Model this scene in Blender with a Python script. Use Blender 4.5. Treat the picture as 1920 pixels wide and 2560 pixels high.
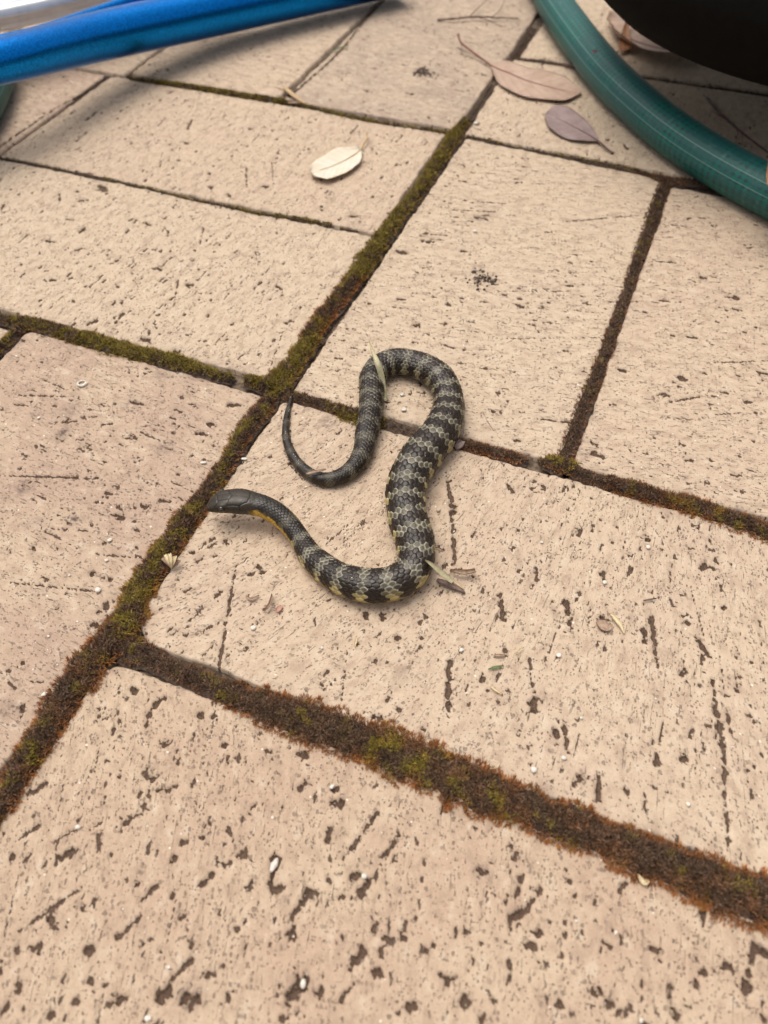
import bpy, math, random
import numpy as np
from mathutils import Matrix, Vector

# ------------------------------------------------------------------ camera, world, sun
for o in list(bpy.data.objects): bpy.data.objects.remove(o)
SC = bpy.context.scene
COL = SC.collection
H = 0.226
PITCH, ROLL, YAW = math.radians(51.683), math.radians(-2.065), math.radians(23.759)
FPX = 2000.0
_f = np.array([0, math.cos(PITCH), -math.sin(PITCH)])
_r = np.array([1.0, 0, 0]); _u = np.array([0, math.sin(PITCH), math.cos(PITCH)])
CR = np.array([math.cos(ROLL)*_r+math.sin(ROLL)*_u, -math.sin(ROLL)*_r+math.cos(ROLL)*_u, _f])
cam = bpy.data.cameras.new('camera'); co = bpy.data.objects.new('camera', cam); COL.objects.link(co)
M = Matrix.Identity(4)
for i in range(3):
    M[i][0] = CR[0][i]; M[i][1] = CR[1][i]; M[i][2] = -CR[2][i]
M[2][3] = H
co.matrix_world = M
cam.sensor_fit = 'VERTICAL'; cam.sensor_height = 36.0; cam.sensor_width = 27.0
cam.lens = 36.0*FPX/2560.0
cam.clip_start = 0.005; cam.clip_end = 200
cam.dof.use_dof = True; cam.dof.focus_distance = 0.285; cam.dof.aperture_fstop = 13
SC.camera = co

w = bpy.data.worlds.new('World'); SC.world = w; w.use_nodes = True
nt = w.node_tree; nt.nodes.clear()
sky = nt.nodes.new('ShaderNodeTexSky'); sky.sky_type = 'NISHITA'; sky.sun_disc = False
SUN_EL, SUN_ROT = math.radians(72), math.radians(-40)
sky.sun_elevation = SUN_EL; sky.sun_rotation = SUN_ROT
sky.air_density = 1.0; sky.dust_density = 7.0; sky.ozone_density = 0.6
bg = nt.nodes.new('ShaderNodeBackground'); bg.inputs['Strength'].default_value = 0.15
hsv = nt.nodes.new('ShaderNodeHueSaturation'); hsv.inputs['Saturation'].default_value = 0.35   # cloud cover greys the sky
wo = nt.nodes.new('ShaderNodeOutputWorld')
nt.links.new(sky.outputs[0], hsv.inputs['Color']); nt.links.new(hsv.outputs[0], bg.inputs[0]); nt.links.new(bg.outputs[0], wo.inputs[0])
sl = bpy.data.lights.new('sun', 'SUN'); sl.energy = 1.1; sl.angle = math.radians(50); sl.color = (1.0, 0.94, 0.86)
so = bpy.data.objects.new('sun', sl); COL.objects.link(so)
sd = Vector((math.sin(SUN_ROT)*math.cos(SUN_EL), math.cos(SUN_ROT)*math.cos(SUN_EL), math.sin(SUN_EL)))
so.rotation_euler = sd.to_track_quat('Z', 'Y').to_euler()
SC.view_settings.view_transform = 'Standard'; SC.view_settings.look = 'None'
SC.view_settings.gamma = 1; SC.view_settings.use_curve_mapping = False
SC.view_settings.exposure = 0.05
SC.render.engine = 'CYCLES'

# ------------------------------------------------------------------ helpers
rng = np.random.default_rng(7); random.seed(7)
DS = 1920/1659.0
def at(px, py, z=0.0):
    """world point on the plane of height z seen at photo pixel px, py"""
    d = CR.T @ np.array([(px-960)/FPX, -(py-1280)/FPX, 1.0])
    t = (z-H)/d[2]
    return np.array([0, 0, H]) + d*t
def atD(x, y, z=0.0): return at(x*DS, y*DS, z)
def depth(p): return float(CR[2] @ (np.asarray(p)-np.array([0, 0, H])))
ORG = np.array([-0.04173, 0.24241])
AX = np.array([math.sin(YAW), math.cos(YAW)]); BX = np.array([math.cos(YAW), -math.sin(YAW)])
def uv2w(u, v):       # millimetres along / across the bond -> metres
    u = np.asarray(u, float)/1000; v = np.asarray(v, float)/1000
    return ORG[0]+AX[0]*u+BX[0]*v, ORG[1]+AX[1]*u+BX[1]*v
def w2uv(p):
    q = np.asarray(p)[:2]-ORG
    return float(q@AX)*1000, float(q@BX)*1000

def _hash(i, j, s):
    n = (i.astype(np.int64)*374761393 + j.astype(np.int64)*668265263 + s*982451653) & 0x7fffffff
    n = ((n ^ (n >> 13))*1274126177) & 0x7fffffff
    return ((n ^ (n >> 16)) & 0xffffff)/float(0xffffff)
def vnoise(x, y, s=0):
    x = np.asarray(x, float); y = np.asarray(y, float)
    i = np.floor(x); j = np.floor(y); fx = x-i; fy = y-j
    fx = fx*fx*(3-2*fx); fy = fy*fy*(3-2*fy)
    a = _hash(i, j, s); b = _hash(i+1, j, s); c = _hash(i, j+1, s); d = _hash(i+1, j+1, s)
    return (a*(1-fx)+b*fx)*(1-fy)+(c*(1-fx)+d*fx)*fy
def fbm(x, y, s=0, o=3):
    t = 0; a = 0.5
    for k in range(o):
        t = t+a*vnoise(x*2**k, y*2**k, s+k*17); a *= .5
    return t/(1-.5**o)
def sstep(a, b, x):
    t = np.clip((x-a)/(b-a), 0, 1); return t*t*(3-2*t)

def mesh_from(name, V, F, mat=None, parent=None, smooth=True, attrs=None):
    V = np.asarray(V, np.float32); me = bpy.data.meshes.new(name)
    if isinstance(F, np.ndarray):
        n, k = F.shape
        me.vertices.add(len(V)); me.vertices.foreach_set('co', V.ravel())
        me.loops.add(n*k); me.loops.foreach_set('vertex_index', F.astype(np.int32).ravel())
        me.polygons.add(n); me.polygons.foreach_set('loop_start', np.arange(n, dtype=np.int32)*k)
        me.update(calc_edges=True)
    else:
        me.from_pydata(V.tolist(), [], F); me.update()
    if smooth: me.polygons.foreach_set('use_smooth', np.ones(len(me.polygons), bool))
    if attrs:
        for an, (ty, arr) in attrs.items():
            a = me.attributes.new(an, ty, 'POINT')
            arr = np.asarray(arr, np.float32)
            if ty == 'FLOAT': a.data.foreach_set('value', arr.ravel())
            elif ty == 'FLOAT_VECTOR': a.data.foreach_set('vector', arr.ravel())
            else: a.data.foreach_set('color', arr.ravel())
    if mat: me.materials.append(mat)
    o = bpy.data.objects.new(name, me); COL.objects.link(o)
    if parent: o.parent = parent
    return o
def tag(o, label, cat, group=None):
    o['label'] = label; o['category'] = cat
    if group: o['group'] = group
    return o
def empty(name, loc=(0, 0, 0)):
    o = bpy.data.objects.new(name, None); COL.objects.link(o); o.location = loc; o.empty_display_size = .01
    return o
def reparent(root, *kids):
    for k in kids:
        k.parent = root; k.matrix_parent_inverse = Matrix.Translation(root.location).inverted()
def gridfaces(n, m, wrap=False):
    i = np.arange(n-1)[:, None]; j = np.arange(m if wrap else m-1)[None, :]
    jn = (j+1) % m
    return np.stack([i*m+j+0*i, (i+1)*m+j, (i+1)*m+jn, i*m+jn], -1).reshape(-1, 4)
def smooth_path(P, n):
    """Catmull-Rom resample (columns may carry radius etc.)"""
    P = np.asarray(P, float)
    Q = np.vstack([2*P[0]-P[1], P, 2*P[-1]-P[-2]])
    seg = np.linalg.norm(np.diff(P[:, :2], axis=0), axis=1); cum = np.concatenate([[0], np.cumsum(seg)])
    s = np.linspace(0, cum[-1]-1e-9, n); k = np.clip(np.searchsorted(cum, s, side='right')-1, 0, len(P)-2)
    t = ((s-cum[k])/seg[k])[:, None]
    p0, p1, p2, p3 = Q[k], Q[k+1], Q[k+2], Q[k+3]
    return .5*((2*p1)+(-p0+p2)*t+(2*p0-5*p1+4*p2-p3)*t*t+(-p0+3*p1-3*p2+p3)*t**3)
def tube(P, R, k=10, cap=True, flat=1.0):
    P = np.asarray(P, float); n = len(P); R = np.broadcast_to(np.asarray(R, float), (n,))
    T = np.gradient(P, axis=0); T /= np.linalg.norm(T, axis=1)[:, None]+1e-12
    up = np.array([0, 0, 1.0]); S = np.cross(T, up); S /= np.linalg.norm(S, axis=1)[:, None]+1e-9
    U = np.cross(S, T)
    a = np.linspace(0, 2*math.pi, k, endpoint=False)
    V = P[:, None]+R[:, None, None]*(np.cos(a)[None, :, None]*S[:, None]+flat*np.sin(a)[None, :, None]*U[:, None])
    V = V.reshape(-1, 3); F = gridfaces(n, k, True).tolist()
    if cap: F += [list(range(k))[::-1][::-1], list(range((n-1)*k, n*k))[::-1]]
    return V, F
def merge(parts):
    V = []; F = []; o = 0
    for v, f in parts:
        V.append(np.asarray(v)); F += [[i+o for i in q] for q in f]; o += len(v)
    return np.vstack(V), F

# ---- materials
def newmat(name):
    m = bpy.data.materials.new(name); m.use_nodes = True; nt = m.node_tree
    b = nt.nodes['Principled BSDF']; return m, nt, b
def N(nt, t, **kw):
    n = nt.nodes.new(t)
    for k, v in kw.items(): setattr(n, k, v)
    return n
def math_(nt, op, a, b=None, c=None, clamp=False):
    n = N(nt, 'ShaderNodeMath', operation=op, use_clamp=clamp)
    for i, x in enumerate((a, b, c)):
        if x is None: continue
        if isinstance(x, (int, float)): n.inputs[i].default_value = x
        else: nt.links.new(x, n.inputs[i])
    return n.outputs[0]
def mix_(nt, f, a, b, mode='MIX'):
    n = N(nt, 'ShaderNodeMix', data_type='RGBA', blend_type=mode)
    for i, x in ((0, f), (6, a), (7, b)):
        if isinstance(x, (int, float)): n.inputs[i].default_value = x
        elif isinstance(x, tuple): n.inputs[i].default_value = x+(1,)
        else: nt.links.new(x, n.inputs[i])
    return n.outputs[2]
def noise_(nt, vec, scale, detail=3, rough=.55, dist=0):
    n = N(nt, 'ShaderNodeTexNoise'); n.inputs['Scale'].default_value = scale
    n.inputs['Detail'].default_value = detail; n.inputs['Roughness'].default_value = rough; n.inputs['Distortion'].default_value = dist
    if vec is not None: nt.links.new(vec, n.inputs['Vector'])
    return n.outputs['Fac']
def ramp_(nt, x, a, b, lo=0., hi=1.):
    n = N(nt, 'ShaderNodeMapRange', interpolation_type='SMOOTHSTEP')
    nt.links.new(x, n.inputs[0])
    n.inputs[1].default_value = a; n.inputs[2].default_value = b; n.inputs[3].default_value = lo; n.inputs[4].default_value = hi
    return n.outputs[0]
def attr_(nt, name, out='Fac'):
    n = N(nt, 'ShaderNodeAttribute', attribute_name=name); return n.outputs[out]
def scalev(nt, vec, s):
    n = N(nt, 'ShaderNodeVectorMath', operation='MULTIPLY'); nt.links.new(vec, n.inputs[0]); n.inputs[1].default_value = s
    return n.outputs[0]
def bump_(nt, b, h, dist, strength=1.0):
    n = N(nt, 'ShaderNodeBump'); nt.links.new(h, n.inputs['Height']); n.inputs['Distance'].default_value = dist
    n.inputs['Strength'].default_value = strength; nt.links.new(n.outputs[0], b.inputs['Normal'])

def simple_mat(name, c1, c2, scale=800, rough=.7, metal=0, bump=0.0002, spec=.5, coat=0):
    m, nt, b = newmat(name)
    g = N(nt, 'ShaderNodeTexCoord').outputs['Object']
    n = noise_(nt, g, scale, 4); f = ramp_(nt, n, .35, .65)
    nt.links.new(mix_(nt, f, c1, c2), b.inputs['Base Color'])
    b.inputs['Roughness'].default_value = rough; b.inputs['Metallic'].default_value = metal
    b.inputs['Specular IOR Level'].default_value = spec
    if coat: b.inputs['Coat Weight'].default_value = coat
    if bump: bump_(nt, b, n, bump)
    return m

def brick_mat():
    m, nt, b = newmat('fired_clay')
    st = attr_(nt, 'st', 'Vector')            # millimetres along / across the cut marks
    tone = attr_(nt, 'tone', 'Color')
    pit = attr_(nt, 'pit'); stain = attr_(nt, 'stain')
    iso = st
    big = noise_(nt, scalev(nt, iso, (.03, .03, 1)), 1, 5, .6)
    med = noise_(nt, scalev(nt, iso, (.16, .26, 1)), 1, 4, .6)
    grain = noise_(nt, scalev(nt, iso, (2.6, 2.6, 1)), 1, 3, .7)
    c = mix_(nt, ramp_(nt, big, .35, .68), tone, mix_(nt, .5, tone, (.60, .465, .32)))
    c = mix_(nt, ramp_(nt, med, .44, .72, 0, .6), c, (.34, .235, .165))
    c = mix_(nt, ramp_(nt, med, .46, .28, 0, .5), c, (.66, .55, .42))
    mot = noise_(nt, scalev(nt, iso, (.55, .8, 1)), 1, 5, .68)
    c = mix_(nt, ramp_(nt, mot, .55, .72, 0, .45), c, (.30, .22, .17))
    c = mix_(nt, ramp_(nt, mot, .45, .30, 0, .35), c, (.62, .51, .39))
    c = mix_(nt, ramp_(nt, grain, .45, .75, 0, .25), c, (.66, .55, .43))
    c = mix_(nt, ramp_(nt, grain, .5, .25, 0, .40), c, (.27, .18, .12))
    # stains
    ns = noise_(nt, scalev(nt, iso, (.35, .5, 1)), 1, 5, .7)
    sm = math_(nt, 'MULTIPLY', stain, ramp_(nt, ns, .35, .62))
    c = mix_(nt, sm, c, (.10, .072, .066))
    # fine specks, three sizes, clustered
    def specks(sx, sy, lo, hi, dens, seed):
        dn = N(nt, 'ShaderNodeTexNoise'); dn.inputs['Scale'].default_value = 1; dn.inputs['Detail'].default_value = 3
        nt.links.new(scalev(nt, iso, (1.7, 1.7, 1)), dn.inputs['Vector'])
        off = N(nt, 'ShaderNodeVectorMath', operation='MULTIPLY_ADD')
        nt.links.new(dn.outputs['Color'], off.inputs[0]); off.inputs[1].default_value = (.55, .55, 0)
        nt.links.new(scalev(nt, iso, (1, 1, 1)), off.inputs[2])
        v = N(nt, 'ShaderNodeTexVoronoi'); v.inputs['Scale'].default_value = 1
        s2 = scalev(nt, off.outputs[0], (sx, sy, 1))
        ad = N(nt, 'ShaderNodeVectorMath', operation='ADD'); nt.links.new(s2, ad.inputs[0]); ad.inputs[1].default_value = (seed, seed*1.7, seed)
        nt.links.new(ad.outputs[0], v.inputs['Vector'])
        sep = N(nt, 'ShaderNodeSeparateColor'); nt.links.new(v.outputs['Color'], sep.inputs[0])
        r = ramp_(nt, sep.outputs[0], 1-dens, 1.0, 0, 1)
        rad = math_(nt, 'MULTIPLY', r, hi)
        d = math_(nt, 'SUBTRACT', rad, v.outputs['Distance'])
        return ramp_(nt, d, 0, lo)
    cl = noise_(nt, scalev(nt, iso, (.09, .12, 1)), 1, 3)
    def rag(sx, sy, a, b_, off, det=6, ro=.72):
        ad = N(nt, 'ShaderNodeVectorMath', operation='ADD'); nt.links.new(scalev(nt, iso, (sx, sy, 1)), ad.inputs[0]); ad.inputs[1].default_value = (off, off*2.3, off)
        return ramp_(nt, noise_(nt, ad.outputs[0], 1, det, ro, 0), a, b_)
    s1 = rag(.45, .80, .615, .66, 4.4)
    s2 = specks(1.3, 1.9, .12, .44, .5, 9.7)
    s3 = rag(.10, 1.6, .63, .68, 27.1, 5)
    s4 = specks(.62, .95, .10, .46, .50, 3.1)
    sp = math_(nt, 'MAXIMUM', math_(nt, 'MAXIMUM', s1, s3), math_(nt, 'MAXIMUM', s2, math_(nt, 'MULTIPLY', s4, .8)))
    sp = math_(nt, 'MULTIPLY', sp, ramp_(nt, cl, .34, .58, .3, 1))
    spm = math_(nt, 'MULTIPLY', sp, attr_(nt, 'spk'))
    c = mix_(nt, math_(nt, 'MULTIPLY', spm, .75), c, (.135, .095, .072))
    # pits
    pn = noise_(nt, scalev(nt, iso, (1.7, 2.2, 1)), 1, 5, .75)
    pm = ramp_(nt, math_(nt, 'ADD', pit, math_(nt, 'MULTIPLY', math_(nt, 'SUBTRACT', pn, .5), 1.3)), .34, .58)
    pc = mix_(nt, ramp_(nt, pn, .35, .65), (.040, .022, .014), (.150, .092, .060))
    c = mix_(nt, math_(nt, 'MULTIPLY', pm, .95), c, pc)
    # pale grit
    v = N(nt, 'ShaderNodeTexVoronoi'); v.inputs['Scale'].default_value = 1; nt.links.new(scalev(nt, iso, (.4, .4, 1)), v.inputs['Vector'])
    sep = N(nt, 'ShaderNodeSeparateColor'); nt.links.new(v.outputs['Color'], sep.inputs[0])
    wg = ramp_(nt, math_(nt, 'SUBTRACT', ramp_(nt, sep.outputs[1], .78, 1, 0, .16), v.outputs['Distance']), 0, .05)
    c = mix_(nt, math_(nt, 'MULTIPLY', wg, .8), c, (.85, .78, .66))
    nt.links.new(c, b.inputs['Base Color'])
    b.inputs['Roughness'].default_value = .88; b.inputs['Specular IOR Level'].default_value = .25
    h = math_(nt, 'ADD', math_(nt, 'MULTIPLY', grain, .45), math_(nt, 'MULTIPLY', med, .35))
    h = math_(nt, 'SUBTRACT', h, math_(nt, 'MULTIPLY', spm, 1.6))
    h = math_(nt, 'SUBTRACT', h, math_(nt, 'MULTIPLY', pm, 1.2))
    bump_(nt, b, h, .00028, .9)
    return m
BRICK = brick_mat()

# ------------------------------------------------------------------ ground under the bond
gm = simple_mat('joint_soil', (.085, .058, .038), (.20, .145, .10), 500, .95, bump=.0006)
n = 60
gx = np.linspace(-6, 6, n); X, Y = np.meshgrid(gx, gx, indexing='ij')
ground = mesh_from('ground', np.stack([X, Y, 0*X-.0026], -1).reshape(-1, 3), gridfaces(n, n)[:, ::-1].copy(), gm)
ground['kind'] = 'structure'
pave = empty('pavement'); pave['kind'] = 'structure'; pave['label'] = 'cream brick paving laid in a basket pattern with mossy joints'

# hand-placed wire-cut gouges read off the photograph: (offset, list of (x0,y0,x1,y1,w))
G = []
def gz(ox, oy, L):
    for q in L:
        x0, y0, x1, y1, wd = q
        G.append((ox+x0/1.728, oy+y0/1.728, ox+x1/1.728, oy+y1/1.728, wd/1.728))
gz(960, 1280, [(290,0,310,250,14),(500,350,515,460,22),(790,390,805,485,26),(660,240,662,295,15),(1155,445,1185,680,18),(1130,510,1125,560,20),(285,640,275,880,24),(625,600,640,750,11),(650,780,645,850,38),(1420,720,1475,1080,20),(1480,830,1500,950,15),(1330,340,1385,540,6),(1455,650,1480,850,4),(780,930,790,1030,24),(745,950,750,965,30),(1210,880,1190,1000,9),(1350,540,1400,620,22),(1180,1060,1185,1090,30),(1285,680,1292,685,34),(1130,110,1150,120,34),(425,700,425,718,24),(1590,880,1600,910,22),(1310,465,1315,475,18),(1345,1025,1346,1030,22),(1290,1060,1300,1070,34),(945,460,950,480,40),(60,850,66,858,22),(175,940,180,944,28),(65,540,80,545,30),(158,532,162,536,22),(1600,1100,1602,1100,25),(1240,380,1248,400,14),(1290,440,1292,446,22),(1465,410,1468,420,20),(1590,650,1592,665,16),(1430,200,1440,215,20),(1390,230,1420,240,26),(240,145,255,158,18),(945,255,955,285,24)])
gz(0, 1280, [(1020,230,990,400,9),(990,400,945,670,11),(710,800,650,850,20),(650,850,628,925,18),(490,930,492,940,20),(700,995,725,1000,26),(1290,1045,1320,1045,26),(1150,1035,1165,1035,24),(1620,885,1650,895,28),(1500,600,1475,810,6),(1365,440,1360,500,6),(1385,720,1392,750,18),(180,65,380,80,6),(60,305,400,340,8),(410,180,640,200,6),(390,262,402,266,26),(475,287,480,292,20),(140,153,144,158,18),(455,400,455,425,28),(95,838,100,862,20),(90,645,108,650,20),(30,685,60,688,12),(125,730,220,735,8),(400,480,440,500,18),(500,15,530,20,24),(975,125,980,130,22),(590,150,592,152,14),(1125,240,1130,255,26),(830,170,835,180,24),(570,765,580,772,30),(430,900,460,890,18),(960,1005,975,1010,26),(860,870,870,880,28),(920,885,930,890,22),(1075,265,1078,268,20),(1580,440,1582,450,28),(1650,440,1655,460,24),(820,640,790,655,16)])
gz(0, 1920, [(80,705,360,510,13),(515,265,570,215,22),(580,210,690,150,6),(390,265,465,215,10),(220,325,340,255,8),(75,310,170,245,14),(40,400,52,370,26),(95,405,135,370,14),(265,390,305,355,34),(600,580,680,510,20),(510,730,620,630,20),(215,640,232,690,28),(375,790,395,770,42),(145,775,165,768,22),(72,785,80,772,16),(785,320,795,316,26),(865,300,885,298,24),(970,415,990,408,26),(1025,380,1045,368,20),(1190,390,1168,505,38),(1070,510,1074,520,28),(1460,425,1580,260,16),(1580,260,1645,175,16),(1260,640,1340,530,28),(1440,150,1470,155,38),(690,1000,735,950,46),(800,990,850,990,40),(820,1030,835,1000,30),(740,910,830,830,26),(520,995,540,990,36),(320,1005,325,1005,28),(430,1045,490,1010,16),(190,1085,215,1070,26),(975,1000,995,985,30),(900,895,915,885,28),(1515,870,1570,780,34),(1250,1000,1310,910,58),(1470,1010,1530,930,18),(1370,985,1395,960,34),(1215,1080,1240,1080,26),(1265,700,1268,725,36),(1025,695,1050,665,18),(1520,470,1545,460,34),(1560,540,1590,490,34),(1430,265,1415,310,20),(1085,175,1110,155,18),(655,50,690,35,18),(690,90,705,95,28),(735,85,760,78,22),(508,38,514,42,20),(145,105,200,65,16),(1190,530,1215,515,26),(1090,785,1095,780,20),(1170,768,1176,766,20),(880,490,915,460,28),(780,645,795,635,18),(610,765,650,740,16),(740,555,745,550,18),(590,500,600,495,20),(740,400,752,392,20),(15,1050,25,1040,28),(300,610,312,600,18),(1300,90,1320,60,20),(1440,90,1470,95,22),(1650,380,1659,370,26),(1470,560,1485,555,18),(1630,880,1640,890,34),(1420,490,1424,495,20)])
gz(960, 1920, [(0,380,70,290,18),(540,415,575,370,18),(410,440,450,455,30),(570,550,605,465,22),(620,610,680,525,18),(550,650,600,625,38),(1020,540,1050,500,18),(1385,600,1380,690,24),(1600,760,1560,960,34),(1545,940,1580,960,46),(1610,775,1645,790,44),(1490,860,1510,880,40),(1165,783,1178,787,28),(1318,725,1320,755,14),(640,708,665,718,34),(628,765,650,765,30),(255,900,285,915,40),(345,1005,360,1015,40),(112,1035,130,1025,36),(425,1085,440,1070,34),(1365,880,1385,880,26),(1350,920,1350,945,18),(970,1020,985,1022,26),(915,970,930,965,26),(765,1010,772,1030,22),(1255,1080,1265,1080,38),(1250,1035,1252,1050,24),(985,700,992,705,22),(138,645,143,646,15),(28,550,32,552,10),(70,715,85,740,28),(370,300,395,320,18),(262,175,280,185,28),(545,330,550,300,16),(930,35,925,155,22),(1470,0,1490,330,16),(1040,90,1060,115,24),(1125,80,1130,190,10),(830,35,855,45,28),(190,790,215,765,18),(350,715,360,712,20),(10,735,15,740,30),(450,960,480,1030,18),(780,715,782,720,24),(1330,1040,1334,1044,20),(60,1060,64,1062,16),(1020,1050,1040,1070,24),(1640,1080,1650,1085,34),(975,775,985,772,20),(1430,870,1436,880,20),(800,490,805,495,26)])
gz(960, 640, [(1400,460,1659,450,7),(1220,630,1400,600,9),(1400,685,1659,670,4),(530,355,940,350,4),(585,215,620,215,16),(475,670,505,672,16),(660,700,810,720,9),(1180,600,1220,598,20),(1550,630,1595,628,16),(915,850,950,865,28),(900,805,920,812,18),(570,795,590,797,14),(1620,505,1660,508,16),(262,205,280,208,20),(265,930,295,1070,14),(300,1080,300,1100,32),(420,920,430,960,7),(540,990,560,1020,22),(635,1000,645,1015,16),(690,995,692,1008,16),(640,295,650,300,20),(690,285,760,290,10),(790,125,810,128,14),(1190,190,1230,192,14),(1510,228,1545,232,16),(1020,490,1040,495,22),(1270,520,1300,530,22),(1320,350,1360,352,16),(130,295,150,300,22),(250,290,262,292,16),(10,215,110,225,5),(60,185,90,186,10),(420,195,450,196,14),(490,590,520,598,14),(1490,175,1520,178,24),(1370,90,1390,92,20),(1160,20,1290,30,6),(480,150,810,150,4),(1380,1000,1384,1002,18),(1310,880,1330,882,18)])
gz(0, 640, [(80,600,310,605,7),(240,718,330,712,12),(0,945,420,960,9),(905,722,930,728,22),(990,640,1040,642,22),(855,765,890,770,22),(500,285,530,245,14),(610,355,640,365,30),(380,290,410,280,26),(750,210,770,100,6),(640,330,670,290,8),(1160,500,1220,330,4),(755,410,765,412,22),(815,125,835,125,22),(440,727,490,722,12),(820,640,860,635,8),(540,785,590,788,8),(460,1020,480,1025,20),(610,1080,640,1085,20),(690,1050,730,1060,14),(560,630,620,640,16),(200,105,240,102,16),(670,50,690,55,20),(1200,130,1215,140,16),(510,130,520,132,14),(900,250,902,262,14),(300,95,310,90,12),(1095,140,1130,110,16),(1580,200,1600,202,16),(60,640,120,645,7),(350,695,420,692,6),(1230,285,1240,290,14),(240,305,320,300,6)])
gz(0, 0, [(430,800,450,820,34),(330,825,340,826,16),(255,835,258,860,12),(345,865,375,865,16),(290,945,310,948,14),(375,515,410,485,14),(800,612,810,618,20),(1065,715,1065,810,9),(1175,700,1180,800,5),(1130,800,1150,802,24),(895,745,910,748,16),(1080,555,1090,558,16),(690,720,700,660,4),(630,960,645,968,22),(350,1000,362,985,18),(1515,930,1540,935,26),(330,1075,360,1072,18),(205,1040,230,1042,20),(860,1070,880,980,5),(905,805,915,810,20),(985,835,990,845,16),(720,990,725,1015,10),(810,560,830,510,8),(1390,890,1395,905,12),(20,870,5,905,9),(680,545,720,500,7),(580,120,600,122,12),(840,270,870,268,10),(1230,240,1300,250,6),(1490,210,1500,215,14),(1570,390,1590,392,16)])
gz(960, 0, [(300,905,480,912,7),(400,935,440,945,24),(790,955,1140,925,7),(300,870,520,876,3),(320,778,365,782,12),(170,1008,270,1015,9),(170,1040,200,1042,20),(60,1080,90,1090,30),(335,1085,360,1085,18),(560,770,590,772,8),(400,555,420,560,14),(1060,740,1062,742,10),(100,400,120,405,18),(190,500,205,510,14),(840,640,850,642,12),(1040,625,1050,640,14),(1370,940,1420,938,6),(1570,1070,1620,1060,8)])
GW = []
for x0, y0, x1, y1, wd in G:
    a = at(x0, y0); b = at(x1, y1); dd = depth((a+b)/2)
    ua, va = w2uv(a); ub, vb = w2uv(b)
    GW.append((ua, va, ub, vb, wd*dd/FPX*1000*1.08))
ST = []
for (ox, oy, x, y, wd, k) in [(0,640,270,765,45,.9),(0,640,100,1000,55,.8),(0,640,155,680,32,.7),(0,640,710,830,50,.55),(0,640,300,665,60,.5),(0,640,560,640,50,.4),(0,1280,320,30,36,1),(0,1280,150,50,60,.35),(0,1280,30,850,60,.5),(0,1280,180,800,40,.6),(0,1280,170,350,30,.4),(960,0,170,310,60,.8),(960,0,200,400,70,.4),(960,640,420,100,60,.7),(960,640,400,60,50,.5),(960,1920,430,450,40,.6),(960,1920,1620,780,40,.7),(0,1920,820,980,60,.7),(0,1920,1280,950,60,.5),(0,640,790,510,40,.4),(480,840,770,500,60,.5),(0,640,1420,720,40,.7),(960,0,420,940,50,.5),(960,1920,270,180,40,.7),(0,640,700,510,60,.5),(960,1280,80,700,60,.3),(960,1280,740,950,40,.4),(0,1920,1300,90,30,.3)]:
    p = at(ox+x/1.728 if ox != 480 else 480+x/2.304, oy+y/1.728 if ox != 480 else 840+y/2.304)
    ST.append(w2uv(p)+(wd/1.728*depth(p)/FPX*1000, k))

def seg_dist(U, V, a, b, c, d):
    du, dv = c-a, d-b; L2 = du*du+dv*dv+1e-9
    t = np.clip(((U-a)*du+(V-b)*dv)/L2, 0, 1)
    return np.hypot(U-a-t*du, V-b-t*dv), t

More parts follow.
